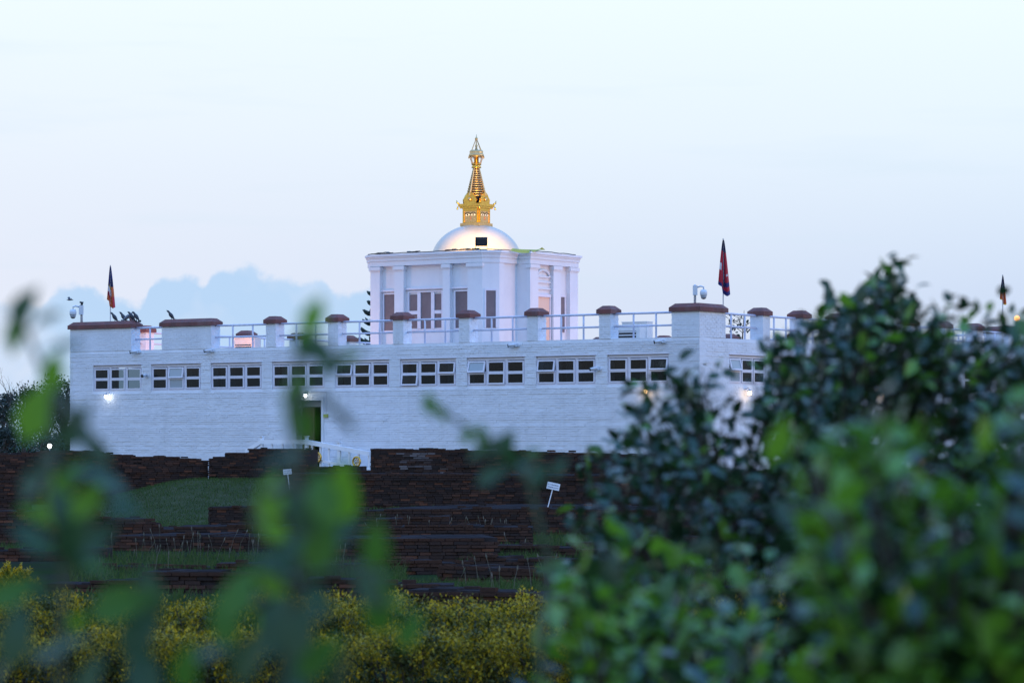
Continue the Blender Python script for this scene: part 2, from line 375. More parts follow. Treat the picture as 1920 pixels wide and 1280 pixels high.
for b in bk[:300]:
    o = bpy.data.objects.new('brick', brick_me); COL.objects.link(o); o.parent = fw
    o.location = ((b[0] + b[1]) / 2, .008 - b[4] / 2, (b[2] + b[3]) / 2); o.scale = (b[1] - b[0], .016 + b[4], b[3] - b[2])
mb = MB()
for b in bk[300:]: mb.box(b[0], b[1], -b[4], .016, b[2], b[3])
tag(mb.build('brickwork', M['wall'], fw), kind='stuff')
mb = MB()
for b in brick_courses(.0, 14, 1.2, ZC, holesR, 2): mb.box(-.016, b[4], b[0] + .003, b[1] + .003, b[2], b[3])
tag(mb.build('brickwork', M['wall'], rw), kind='stuff')
# parapet piers with coping
def pier(x0, x1, y0, y1, name='parapet_pier', bricks=True):
    mb = MB().box(x0 + .008, x1 - .008, y0 + .008, y1 - .008, ZC + .001, ZCAP - .26); o = mb.build(name, M['wall'], temple)
    mb = MB(); rnd = random.Random(int(x0 * 100) + int(y0 * 10))
    for c in range(int((ZCAP - .26 - ZC) / BH)):
        za = ZC + .004 + c * BH; zb = za + BH - BJ
        for axis in (0, 1):
            a0, a1 = (x0, x1) if axis == 0 else (y0, y1)
            x = a0 - (BL / 2 if (c + axis) % 2 else 0)
            while x < a1:
                p, q = max(a0, x + .006), min(a1, x + BL - .006); j = rnd.uniform(-.003, .004)
                if q - p > .03:
                    if axis == 0: mb.box(p, q, y0 - j, y0 + .03, za, zb)
                    else: mb.box(x1 - .03, x1 + j, p + .002, q - .002, za, zb)
                x += BL
    tag(mb.build('brickwork', M['wall'], o), kind='stuff')
    e = .065; c = MB().box(x0 - e, x1 + e, y0 - e, y1 + e, ZCAP - .262, ZCAP - .13).frustum(x0 - e, x1 + e, y0 - e, y1 + e, ZCAP - .129, ZCAP, .15)
    c.build('coping', M['cap'], o)
    return o
PD = .5
spans = []
pier(-LEN, fx(246), 0, PD); spans.append((-LEN, fx(246)))
pier(fx(303), fx(396), 0, PD); spans.append((fx(303), fx(396)))
for px in (509.5, 626.3, 748.5, 872.3, 1000.5, 1136):
    # photo column is the middle of the cap's near corner
    x = fx(px); pier(x - .27, x + .17, 0, PD); spans.append((x - .27, x + .17))
# corner pier, L-shaped in two arms
pier(fx(1259), 0, 0, 1.62); spans.append((fx(1259), 0))
ysp = [(0, 1.62)]
y = ry(1438) - .25
while y < DEP - 1.5:
    pier(-PD, 0, y, y + .46); ysp.append((y, y + .46)); y += 2.62
pier(-1.2, 0, DEP - 1.2, DEP - .01); ysp.append((DEP - 1.2, DEP))
lsp = [(0, PD)]
for y in (3.62, 6.6, 9.6, 12.8, 16.1, 19.4):
    pier(-LEN, -LEN + PD, y, y + .46); lsp.append((y, y + .46))
pier(-LEN, -LEN + 1.2, DEP - 1.2, DEP - .01); lsp.append((DEP - 1.2, DEP))
bsp = [(-LEN, -LEN + 1.2)]
for k in range(7):
    x = -LEN + 4.45 + k * 3.1; pier(x, x + .46, DEP - PD, DEP - .01); bsp.append((x, x + .46))
bsp.append((-1.2, 0))
def railing(a, b, along, off):
    L_ = b - a
    mk = (lambda t, z: (t, off, z)) if along == 'x' else (lambda t, z: (off, t, z))
    root = MB().tube([mk(a - .06, ZR), mk(b + .06, ZR)], .036, 8).tube([mk(a - .06, ZM), mk(b + .06, ZM)], .032, 8).build('railing', M['rail'], temple, True)
    npost = 2 if L_ > 1.6 else 1
    for k in range(npost):
        t = a + L_ * ((k + 1) / (npost + 1) if npost == 2 else .5) + (.04 if k else -.04)
        MB().tube([mk(t, ZC), mk(t, ZR)], .032, 8).build('post', M['rail'], root, True)
for s0, s1 in zip(spans[:-1], spans[1:]): railing(s0[1], s1[0], 'x', .25)
for s0, s1 in zip(ysp[:-1], ysp[1:]): railing(s0[1], s1[0], 'y', -.25)
for s0, s1 in zip(lsp[:-1], lsp[1:]): railing(s0[1], s1[0], 'y', -LEN + .25)
for s0, s1 in zip(bsp[:-1], bsp[1:]): railing(s0[1], s1[0], 'x', DEP - .25)

# windows: frame > sash (with hinge tilt), pane
cw = WW / 3
sash_me = MB(); a, b = .345, .195
for q in ((-a, a, b - .05, b), (-a, a, -b, -b + .05), (-a, -a + .05, -b + .051, b - .051), (a - .05, a, -b + .051, b - .051)): sash_me.box(q[0], q[1], -.025, .025, q[2] - b, q[3] - b)
sash_me = sash_me.mesh('sash'); sash_me.materials.append(M['paint'])
pane_me = MB().box(-.297, .297, -.004, .004, -2 * b + .048, -.048).mesh('pane'); pane_me.materials.append(M['glass'])
frost_me = MB().box(-.297, .297, -.004, .004, -2 * b + .048, -.048).mesh('pane'); frost_me.materials.append(M['frosted'])
frame_me = MB(); D0, D1 = .05, .13
frame_me.box(0, WW, D0, D1, ZT - .10, ZT).box(0, WW, D0, D1, ZB, ZB + .05).box(0, .045, D0, D1, ZB + .051, ZT - .101).box(WW - .045, WW, D0, D1, ZB + .051, ZT - .101)
for k in (1, 2): frame_me.box(k * cw - .04, k * cw + .04, D0 + .004, D1, ZB + .051, ZT - .101)
frame_me.box(.046, WW - .046, D0 + .008, D1, (ZB + ZT) / 2 - .065, (ZB + ZT) / 2 + .015)
frame_me.box(-.03, WW + .03, -.02, .05, ZT + .0, ZT + .03)
frame_me = frame_me.mesh('window'); frame_me.materials.append(M['paint'])
tilt = {(1, 1, 0): 10, (4, 0, 0): 9, (4, 1, 0): 5, (5, 2, 0): 8, (5, 0, 1): 9, (6, 0, 0): 15, (6, 1, 1): 4, (7, 0, 0): 11, (8, 2, 0): 9, (8, 0, 0): 2}
frost = {(1, 1, 0), (1, 1, 1), (6, 0, 0)}
def window(i, side, a):
    if side == 'F': loc, rot = (a, 0, 0), (0, 0, 0)
    else: loc, rot = (0, a, 0), (0, 0, R(90))
    w_ = link('window', frame_me, None, temple, loc, rot)
    for c in range(3):
        for r in range(2):
            zt = (ZT - .115 if r == 0 else (ZB + ZT) / 2 - .035) - (.01 if r == 0 else .0)
            key = (i, c, r) if side == 'F' else None
            t = tilt.get(key, 0) if side == 'F' else (14 if (i, c, r) == (0, 0, 0) else 0)
            l = ((c + .5) * cw, .045, zt)
            link('sash', sash_me, None, w_, l, (R(-t), 0, 0))
            link('pane', frost_me if key in frost or (side == 'R' and c == 0 and i == 0) else pane_me, None, w_, l, (R(-t), 0, 0))
    return w_
for i, (a, b) in enumerate(wins): window(i, 'F', a)
for i, (a, b) in enumerate(winsR): window(i, 'R', a)
# curtains behind some panes
def curtain(x0, x1, z0, z1):
    n = max(6, int((x1 - x0) / .05)); mb = MB(); vs = []
    for i in range(n + 1):
        x = x0 + (x1 - x0) * i / n; yy = .5 + .03 * math.sin(i * 2.1) + .012 * math.sin(i * 5.3)
        vs += [(x, yy, z0), (x, yy, z1)]
    mb.add(vs, [(2 * i, 2 * i + 2, 2 * i + 3, 2 * i + 1) for i in range(n)]); mb.build('curtain', M['curtain'], temple, True)
for i, f0, f1 in ((0, .0, .3), (1, .36, .64), (2, .02, .3), (3, .02, .33), (4, .0, .2), (5, .05, .2), (6, .50, .60), (7, .2, .3), (7, .36, .62), (8, .4, .62), (5, .7, .82)):
    a, b = wins[i]; curtain(a + WW * f0, a + WW * f1, ZB - .05, ZT)
# doorway
dx0, dx1 = door_x
mb = MB().box(dx0 - .10, dx0, -.03, .2, DZ0, DZ1 + .1).box(dx1, dx1 + .10, -.03, .2, DZ0, DZ1 + .1).box(dx0 + .001, dx1 - .001, -.03, .2, DZ1 - .001, DZ1 + .1)
dr = mb.build('door_frame', M['plaster'], temple)
mb = MB().box(dx0, dx1, .3, .36, DZ1 - .22, DZ1 - .002); mb.build('transom', M['grey'], dr)
leaf = MB().box(0, (dx1 - dx0) / 2 - .02, -.03, .02, DZ0, DZ1 - .24)
for q in (.25, 1.2): leaf.box(.1, (dx1 - dx0) / 2 - .12, -.045, -.03, DZ0 + q, DZ0 + q + .75)
leaf.build('door_leaf', M['wood'], temple, loc=(dx0 + .01, .34, 0))
leaf.build('door_leaf', M['wood'], temple, loc=(dx1 - .01, .34, 0), rot=(0, 0, R(118)))
MB().box(-LEN + 4, -2.0, 1.9, 1.95, 0.05, 5.2).build('darkening_partition', M['innerdark'], temple)  # near-black partitions added to keep the rooms behind the glass dark
MB().box(-1.95, -1.9, 1.9, DEP - 1, 0.05, 5.2).build('darkening_partition', M['innerdark'], temple)
# cable conduit from window to switch box
cx_ = fx(612); zt_ = fz(612, 734)
MB().tube([(fx(583), -.02, zt_), (cx_, -.02, zt_), (cx_, -.02, fz(612, 778))], .012, 5).build('conduit', M['paint'], temple)
MB().box(cx_ - .09, cx_ + .09, -.06, -.004, fz(612, 782), fz(612, 776)).build('switch_box', M['cloth'], temple)

# ------------------------------------------------------------------ tower on the roof
TX, TY = -13.5, 6.73
tz0, RO = 5.4, .17
def tp(x, y): return (TX + x, TY + y)
hw, h, kk, hm, hp = 2.448, 3.08, .427, 1.51, 3.39
def outline(o):   # o: inset of the bays (0 = pilaster faces)
    a, b = h - o, hp - o
    q = [(hw, -a), (hw + kk - o * .4, -a + kk + o * .2), (hw + kk - o * .4, -hm), (b, -hm)]
    q += [(b, hm), (hw + kk - o * .4, hm), (hw + kk - o * .4, a - kk - .75), (hw, a - .75)]
    return q + [(-x, y) for x, y in q[::-1]]
def offset_poly(poly, d):
    n = len(poly); out = []
    for i in range(n):
        p0, p1, p2 = Vector(poly[i - 1]), Vector(poly[i]), Vector(poly[(i + 1) % n])
        e1, e2 = (p1 - p0).normalized(), (p2 - p1).normalized(); n1, n2 = Vector((e1.y, -e1.x)), Vector((e2.y, -e2.x))
        b = (n1 + n2).normalized(); out.append(tuple(p1 + b * d / max(.3, b.dot(n1))))
    return out
body_poly = outline(RO)
tw = MB().prism([tp(*p) for p in body_poly], tz0, 8.62).build('tower_wall', M['plaster'], temple)
full = outline(0)
for k, (z0, z1, o) in enumerate(((8.58, 8.76, .02), (8.761, 8.86, .05), (8.861, 8.92, .075), (8.921, 9.0, .115))):
    MB().prism([tp(*p) for p in offset_poly(full, o)], z0, z1).build('cornice_band', M['plaster'], temple)
def pilF(x0, x1, wrap=False):
    o = MB().box(TX + x0, TX + x1, TY - h, TY - h + RO + .01, tz0 + .01, 8.578).build('pilaster', M['plaster'], temple)
    MB().box(TX + x0 - .04, TX + x1 + .04, TY - h - .05, TY - h + RO, 8.44, 8.56).box(TX + x0 - .02, TX + x1 + .02, TY - h - .025, TY - h + RO, 8.40, 8.439).build('capital', M['plaster'], o)
for a, b in ((-2.448, -2.03), (-1.38, -.97), (.74, 1.05), (1.82, 2.448)): pilF(a, b)
def pilR(y0, y1, s=1):
    o = MB().box(TX + hp - RO - .01, TX + hp, TY + y0, TY + y1, tz0 + .01, 8.578).build('pilaster', M['plaster'], temple)
    MB().box(TX + hp - RO, TX + hp + .05, TY + y0 - .04, TY + y1 + .04, 8.44, 8.56).box(TX + hp - RO, TX + hp + .025, TY + y0 - .02, TY + y1 + .02, 8.40, 8.439).build('capital', M['plaster'], o)
for a, b in ((-1.51, -1.0), (-.05, .42), (1.0, 1.51)): pilR(a, b)
YF = TY - h + RO
def towin(x0, x1, z0, z1, panes, lintel=True):
    mb = MB(); f = .05
    mb.box(x0 - f, x1 + f, YF - .05, YF - .001, z1, z1 + f).box(x0 - f, x1 + f, YF - .05, YF - .001, z0 - f, z0).box(x0 - f, x0, YF - .05, YF - .001, z0 + .001, z1 - .001).box(x1, x1 + f, YF - .05, YF - .001, z0 + .001, z1 - .001)
    if lintel: mb.box(x0 - .14, x1 + .14, YF - .10, YF - .002, z1 + .10, z1 + .15)
    o = mb.build('tower_window', M['paint'], temple)
    for (a, b, c, d) in panes: MB().box(a, b, YF - .022, YF - .003, c, d).build('pane', M['winbrown'], o)
    return o
def tw_(x0, x1, z0, z1, panes=None): return towin(TX + x0, TX + x1, z0, z1, [(TX + a, TX + b, c, d) for a, b, c, d in (panes or [(x0, x1, z0, z1)])])
tw_(-1.93, -1.44, 6.30, 7.58)
o = tw_(-.82, .60, 6.32, 7.62, [(-.80, -.46, 6.98, 7.55), (-.80, -.46, 6.36, 6.84), (-.30, .14, 6.34, 7.60), (.30, .58, 6.98, 7.55), (.30, .58, 6.36, 6.84)])
mb = MB()
for a, b in ((-.45, -.31), (.15, .29)): mb.box(TX + a, TX + b, YF - .055, YF - .004, 6.33, 7.61)
for a, b in ((-.81, -.452), (.292, .59)): mb.box(TX + a, TX + b, YF - .05, YF - .004, 6.85, 6.97)
mb.build('mullion', M['paint'], o)
tw_(1.20, 1.72, 6.32, 7.60)
# window on the chamfered corner
cm_ = Matrix.Translation((TX + hw + kk / 2 - .01, TY - h + kk / 2 + .01, 0)) @ Matrix.Rotation(R(45), 4, 'Z')
MB().prism([tp(1.9, -h + .001), tp(hw, -h + .001), tp(hw + kk, -h + kk), tp(hw + kk, -h + kk + .3), tp(1.9, -h + .5)], tz0 + .02, 8.578).build('pilaster', M['plaster'], temple)
o = MB().box(-.22, .22, -.04, .02, 7.60, 7.66, cm_).box(-.22, -.17, -.04, .02, 6.3, 7.599, cm_).box(.17, .22, -.04, .02, 6.3, 7.599, cm_).build('tower_window', M['paint'], temple)
MB().box(-.169, .169, -.02, .02, 6.3, 7.598, cm_).build('pane', M['winbrown'], o)
# wing door with blind arch over it
XF = TX + hp - RO
o = MB().box(XF + .001, XF + .05, TY - .97, TY - .09, tz0 + .05, 7.45).build('tower_door', M['paledoor'], temple)
MB().box(XF + .05, XF + .08, TY - .14, TY - .09, tz0 + .05, 7.45).box(XF + .05, XF + .08, TY - .97, TY - .92, tz0 + .05, 7.45).box(XF + .001, XF + .1, TY - .97, TY - .09, 7.451, 7.55).build('door_frame', M['paint'], o)
for z in (7.72, 7.95, 8.14): MB().box(XF + .001, XF + .07, TY - .98, TY - .07, z, z + .05).build('moulding', M['plaster'], o)
arc = [(XF + .05, TY - .525 + .40 * math.cos(t), 8.14 + .26 * math.sin(t)) for t in np.linspace(0, math.pi, 13)]
MB().tube(arc, .045, 6).build('arch_moulding', M['plaster'], o, True)
o = MB().box(XF + .001, XF + .05, TY + .5, TY + .9, 7.5, 7.56).box(XF + .001, XF + .05, TY + .5, TY + .55, 6.25, 7.499).box(XF + .001, XF + .05, TY + .85, TY + .9, 6.25, 7.499).build('tower_window', M['paint'], temple)
MB().box(XF + .002, XF + .03, TY + .551, TY + .849, 6.25, 7.498).build('pane', M['winbrown'], o)
# dome and spire
def lath(name, prof, m, parent=temple, n=48, smooth=True, rot=0, c=None):
    return MB().lathe(prof, n, c or (TX, TY, 0), rot).build(name, m, parent, smooth)
dp = [(1.63 * math.cos(t), 8.86 + 1.31 * math.sin(t)) for t in np.linspace(-.05, math.pi / 2 - .12, 30)]
lath('dome', dp, M['dome'], n=72)
hs = .355
def sq(z0, z1, a, m, name, parent=temple): return MB().box(TX - a, TX + a, TY - a, TY + a, z0, z1).build(name, m, parent)
sq(10.10, 10.21, .42, M['oldgold'], 'spire_base'); sq(10.211, 10.80, hs, M['gold'], 'harmika'); hk = bpy.data.objects['harmika']
MB().box(TX - .43, TX + .43, TY - .43, TY + .43, 10.74, 10.80 + .003).box(TX - .47, TX + .47, TY - .47, TY + .47, 10.804, 10.90).build('spire_cornice', M['gold'], temple)
for sx_ in (-1, 1):
    for sy_ in (-1, 1):
        MB().tube([(TX + sx_ * .44, TY + sy_ * .44, 10.9), (TX + sx_ * .50, TY + sy_ * .50, 10.95), (TX + sx_ * .51, TY + sy_ * .51, 11.03)], [.035, .03, .012], 6).tube([(TX + sx_ * .48, TY + sy_ * .48, 10.81), (TX + sx_ * .49, TY + sy_ * .49, 10.70)], [.02, .03], 6).build('corner_finial', M['gold'], hk, True)
for k in range(4):
    mt = Matrix.Translation((TX, TY, 0)) @ Matrix.Rotation(k * math.pi / 2, 4, 'Z')
    MB().box(-.31, -.27, -hs - .03, -hs + .01, 10.22, 10.73, mt).box(.27, .31, -hs - .03, -hs + .01, 10.22, 10.73, mt).box(-.31, .31, -hs - .026, -hs + .01, 10.64, 10.735, mt).build('gilded_border', M['gold'], hk)
    MB().box(-.268, .268, -hs - .008, -hs + .01, 10.23, 10.638, mt).build('face_panel', M['oldgold'], hk)
    for s in (-1, 1):
        e = MB(); ex = s * .125
        prof_ = [(ex + .095 * math.cos(t), 10.50 + .034 * math.sin(t)) for t in np.linspace(0, 2 * math.pi, 12, endpoint=False)]
        vs = [mt @ Vector((x, -hs - .012, z)) for x, z in prof_]; e.add(vs, [tuple(range(12))[::-1]]); e.build('painted_eye', M['eyewhite'], hk)
        e = MB().box(ex - .03, ex + .03, -hs - .018, -hs - .013, 10.475, 10.527, mt); e.build('pupil', M['black'], hk)
        arcb = [mt @ Vector((ex + .12 * math.cos(t), -hs - .012, 10.50 + .085 * math.sin(t))) for t in np.linspace(.25, math.pi - .25, 7)]
        MB().tube(arcb, .013, 5).build('eyebrow', M['black'], hk)
    MB().tube([mt @ Vector(p) for p in ((0, -hs - .012, 10.44), (.02, -hs - .012, 10.38), (-.01, -hs - .012, 10.32))], .01, 5).build('nose_mark', M['redpaint'], hk)
    # torana shield above the cornice
    sh = [(-.30, 10.905), (.30, 10.905), (.33, 11.06), (.24, 11.14), (.17, 11.23), (.0, 11.34), (-.17, 11.23), (-.24, 11.14), (-.33, 11.06)]
    mb = MB(); n = len(sh)
    vs = [mt @ Vector((x * .86, -.40, z)) for x, z in sh] + [mt @ Vector((x * .86, -.34, z)) for x, z in sh]
    mb.add(vs, [tuple(range(n)), tuple(range(n, 2 * n))[::-1]] + [(i, n + i, n + (i + 1) % n, (i + 1) % n) for i in range(n)])
    to = mb.build('shield', M['gold'], hk)
    MB().lathe([(.02, 0), (.075, .01), (.06, .045), (.02, .06)], 12).build('boss', M['oldgold'], hk, True, loc=mt @ Vector((0, -.40, 11.06)), rot=(R(90), 0, k * math.pi / 2))
sq(10.904, 11.16, .26, M['black'], 'spire_core')
# thirteen stepped rings
rz0, rz1 = 11.20, 12.15
for k in range(13):
    t = k / 12; r = .37 * (1 - t) + .115 * t; z = rz0 + (rz1 - rz0) * (1 - (1 - t) ** 1.12)
    lath('spire_ring', [(r * .75, z - .026), (r, z - .018), (r * 1.02, z + .012), (r * .78, z + .024)], M['oldgold'], n=24)
lath('spire_core', [(.31, 11.16), (.08, 12.2)], M['wood'], n=12)
for k in range(4):
    t = k * math.pi / 2
    MB().tube([(TX + .41 * math.cos(t), TY + .41 * math.sin(t), 11.18), (TX + .135 * math.cos(t), TY + .135 * math.sin(t), 12.2)], [.035, .016], 5).build('spire_ribbon', M['oldgold'], temple)
lath('crown_base', [(.10, 12.19), (.175, 12.21), (.175, 12.25), (.13, 12.30), (.19, 12.33), (.16, 12.36), (.09, 12.42), (.085, 12.6)], M['gold'], n=20)
for k in range(10):
    t = k * math.pi / 5
    MB().tube([(TX + .15 * math.cos(t), TY + .15 * math.sin(t), 12.3), (TX + .185 * math.cos(t), TY + .185 * math.sin(t), 12.45), (TX + .25 * math.cos(t), TY + .25 * math.sin(t), 12.62)], .013, 5).build('crown_strut', M['oldgold'], temple)
lath('crown_canopy', [(.27, 12.60), (.285, 12.61), (.265, 12.70), (.235, 12.74), (.25, 12.78), (.225, 12.84), (.10, 12.85)], M['oldgold'], n=24)
for k in range(12):
    t = k * math.pi / 6; MB().tube([(TX + .275 * math.cos(t), TY + .275 * math.sin(t), 12.62), (TX + .285 * math.cos(t), TY + .285 * math.sin(t), 12.54)], [.018, .006], 5).build('crown_pendant', M['oldgold'], temple)
for k in range(6):
    t = k * math.pi / 3 + .2; MB().tube([(TX + .19 * math.cos(t), TY + .19 * math.sin(t), 12.84), (TX + .03 * math.cos(t), TY + .03 * math.sin(t), 13.22)], .013, 5).build('pinnacle_strut', M['oldgold'], temple)
lath('pinnacle', [(.05, 12.86), (.03, 12.95), (.05, 13.0), (.025, 13.06), (.02, 13.2), (.055, 13.24), (.045, 13.29), (.015, 13.33), (.006, 13.42)], M['oldgold'], n=12)

# ------------------------------------------------------------------ things on the temple
def spot(name, loc, target, power, col, size, blend, parent=None, rad=.08):
    l = bpy.data.lights.new(name, 'SPOT'); l.energy = power; l.color = col; l.spot_size = R(size); l.spot_blend = blend; l.shadow_soft_size = rad
    o = bpy.data.objects.new(name, l); COL.objects.link(o); o.location = loc
    o.rotation_euler = (Vector(loc) - Vector(target)).to_track_quat('Z', 'Y').to_euler()
    if parent: 
        o.parent = parent; o.matrix_parent_inverse = parent.matrix_basis.inverted()
    return o
def floodlight(loc, target, power, col, label, size=130, sc=1., m='bulborange', beam=True):
    loc = Vector(loc); r = empty('floodlight', loc); tag(r, label, 'floodlight', 'roof floodlights')
    d = (Vector(target) - loc); q = (-d).to_track_quat('Z', 'Y').to_matrix().to_4x4()   # local -Z looks at the target
    hd = Matrix.Translation((0, 0, .30 * sc)) @ q
    def bx(mb, a, z0, z1): return mb.box(-a * sc, a * sc, -a * .72 * sc, a * .72 * sc, z0 * sc, z1 * sc, hd)
    bx(bx(MB(), .21, -.05, .05), .15, .051, .12).build('housing', M['dark'], r)
    bx(MB(), .18, -.06, -.052).build('lens', M[m], r)
    MB().tube([(-.2 * sc, 0, .28 * sc), (-.2 * sc, 0, .02), (.2 * sc, 0, .02), (.2 * sc, 0, .28 * sc)], .015, 5).box(-.1, .1, -.08, .08, 0, .03).build('bracket', M['dark'], r)
    wl = loc + Vector((0, 0, .30 * sc)) + d.normalized() * .12
    spot('lamp', wl, target, power, col, size, .6, r)
    return r
zt = 9.005
floodlight(T(TX + 2.35, TY - 3.0, zt), T(TX + .1, TY, 9.95), 1350, (1, .60, .13), 'black floodlight on the cornice edge in front of the dome', 95)
floodlight(T(TX - 4.6, .85, 5.45), T(TX - .9, TY - h, 7.4), 240, (1, .50, .30), 'roof floodlight behind the parapet at the left of the tower', 120, .5)
floodlight(T(TX - .4, .85, 5.45), T(TX + .6, TY - h, 7.6), 15, (1, .46, .40), 'roof floodlight behind the parapet in the middle of the front', 140, .5)
floodlight(T(-4.2, TY - .6, 5.45), T(TX + hp, TY - .2, 7.0), 480, (1, .46, .22), 'roof floodlight behind the parapet facing the tower door', 70, .5)
floodlight(T(fx(335, .95), .95, 5.45), T(-LEN + .45, 3.9, 6.1), 800, (1, .36, .10), 'roof floodlight behind the second wide pier shining on another pier', 50, .5)
floodlight(T(fx(425, .85), .85, 5.45), T(fx(464, 3), 2.8, 5.8), 200, (1, .38, .12), 'roof floodlight shining on the left air conditioner', 80, .5)
# loose dark strips and cable along the cornice, cloth
cbl = MB(); pts_ = []
per = offset_poly(full, .14)
seg = [per[-1], per[-2]]
front = [(-hw - .05, -h - .07), (hw, -h - .07), (hw + kk + .05, -h + kk - .04), (hw + kk + .07, -hm - .07), (hp + .07, -hm - .07), (hp + .07, hm)]
for (a, b) in zip(front[:-1], front[1:]):
    n = max(2, int((Vector(b) - Vector(a)).length / .25))
    for i in range(n): p = Vector(a).lerp(Vector(b), i / n); pts_.append(T(TX + p.x, TY + p.y, zt + .012 + abs(random.gauss(0, .012))))
tag(cbl.tube(pts_, .016, 5).build('cable', M['dark']), 'black cable lying along the cornice top of the tower', 'cable')
for k, (x0, x1) in enumerate(((-2.35, -1.5), (-.75, -.3), (.9, 1.6), (1.75, 2.3))):
    n = 8; mb = MB(); vs = []
    for i in range(n + 1):
        x = TX + x0 + (x1 - x0) * i / n; zz = zt + .01 + random.uniform(.0, .045); yy = TY - h - .10
        vs += [T(x, yy, zz), T(x, yy + .2, zz + .02), T(x, yy + .2, zz + .045), T(x, yy, zz + .03)]
    fs = []
    for i in range(n):
        for q in range(4): fs.append((4 * i + q, 4 * i + 4 + q, 4 * i + 4 + (q + 1) % 4, 4 * i + (q + 1) % 4))
    fs += [(0, 1, 2, 3), (4 * n + 3, 4 * n + 2, 4 * n + 1, 4 * n)]
    tag(mb.add(vs, fs).build('roof_sheet', M['dark']), ['dark crumpled sheet on the cornice above the left tower window', 'short dark sheet on the cornice above the triple window', 'dark sheet on the cornice left of the floodlight', 'dark sheet on the cornice just beside the floodlight'][k], 'sheet', 'dark sheets on the tower cornice')
mb = MB(); vs = []; n = 10
for i in range(n + 1):
    t = i / n; a = Vector((hw + kk + .2, -h + kk + .5)).lerp(Vector((hp + .3, -hm + .3)), t)
    sag = -.10 * math.sin(t * math.pi) + .05 * t
    for dy, dz in ((-.10, sag - .03), (.0, sag + .05 + .02 * math.sin(i * 2)), (.14, .03)):
        vs.append(T(TX + a.x + dy * .3, TY + a.y + dy, zt + .03 + dz))
mb.add(vs, [(3 * i + q, 3 * i + q + 1, 3 * i + 3 + q + 1, 3 * i + 3 + q) for i in range(n) for q in (0, 1)])
tag(mb.build('cloth', M['cloth'], smooth=True), 'yellow-green cloth draped over the cornice beside the tower wing', 'cloth')

def ac_unit(x, y, z, label, W_=.95, H_=.66, D_=.38, rz=0):
    r = empty('air_conditioner', T(x, y, z), -TH + rz); tag(r, label, 'air conditioner', 'air conditioners on the roof')
    MB().box(-W_ / 2, W_ / 2, -D_ / 2, D_ / 2, .06, H_).build('casing', M['ac'], r)
    MB().box(-W_ / 2 + .05, -W_ / 2 + .15, -D_ / 2 + .02, D_ / 2 - .02, 0, .06).box(W_ / 2 - .15, W_ / 2 - .05, -D_ / 2 + .02, D_ / 2 - .02, 0, .06).build('feet', M['grey'], r)
    MB().box(-W_ / 2 + .06, W_ / 2 - .14, -D_ / 2 - .006, -D_ / 2 - .001, .12, H_ - .18).build('grille_recess', M['dark'], r)
    for k in range(5):
        zz = .14 + k * (H_ - .33) / 4.4; MB().box(-W_ / 2 + .06, W_ / 2 - .14, -D_ / 2 - .02, -D_ / 2 - .007, zz, zz + .035).build('grille_slat', M['ac'], r)
    MB().box(-W_ / 2 - .015, W_ / 2 + .015, -D_ / 2 - .02, D_ / 2 + .02, H_ + .001, H_ + .03).build('lid', M['ac'], r)
ac_unit(fx(464, 3), 3.0, 5.45, 'orange-lit air conditioner behind the railing near the left end')
ac_unit(fx(1178, 4), 4.0, 5.45, 'pale air conditioner behind the railing left of the corner pier', 1.15, .80)
ac_unit(fx(1195, 5), 5.0, 5.45, 'second pale air conditioner standing behind the wide one', 1.0, .95)
ac_unit(-2.6, 4.1, 5.45, 'small orange-lit air conditioner behind the right wall railing', .6, .6)
floodlight(T(-2.3, 2.6, 5.45), T(-2.6, 4.1, 5.8), 60, (1, .5, .22), 'roof floodlight shining on the small right air conditioner', 90, .6)
# water drum next to it
mb = MB().lathe([(.26, 0), (.28, .05), (.28, .75), (.24, .82), (.1, .86)], 20)
tag(mb.build('water_drum', M['dark'], smooth=True, loc=T(-1.55, 2.75, 5.45)), 'black drum standing behind the railing right of the corner pier', 'drum')

def bullet_cam(x, y, z, label, yaw=0, side='F'):
    p = T(x, y, z) if side == 'F' else T(x, y, z); rz = -TH + (0 if side == 'F' else R(90)) + yaw
    r = empty('security_camera', p, -TH + (0 if side == 'F' else R(90))); tag(r, label, 'security camera', 'bullet cameras on the temple walls')
    q = Matrix.Rotation(yaw, 4, 'Z')
    def pt(a): return q @ Vector(a)
    MB().lathe([(.055, 0), (.055, .03)], 12).build('mount', M['camwhite'], r, rot=(R(90), 0, 0))
    MB().tube([(0, -.03, 0), (0, -.10, -.02), pt((0, -.12, .02))], .018, 6).build('arm', M['camwhite'], r)
    MB().tube([pt((0, -.04, .04)), pt((0, -.34, .0))], .05, 12).build('barrel', M['camwhite'], r, True)
    MB().tube([pt((0, -.335, .0)), pt((0, -.36, -.004))], .058, 12).build('lens_ring', M['dark'], r, True)
def fpt(px, py, y=0): return fx(px, y), fz(px, py, y)
for px, py, lab, yw in ((262, 660, 'bullet camera under the gap beside the far-left pier', -60), (401, 658, 'bullet camera at the right foot of the second wide pier', -60), (972, 648, 'bullet camera above the third window from the corner', -55), (1247, 641, 'bullet camera just left of the corner pier', -55), (1126, 692, 'bullet camera between the last two front windows', -50), (276, 681 + 24, 'small bullet camera between the two leftmost windows', 10)):
    x, z = fpt(px, py); bullet_cam(x, -.003, z, lab, R(yw))
bullet_cam(0, ry(1450), 5.74, 'bullet camera on the curb of the right wall beside a pier', R(50), 'R')
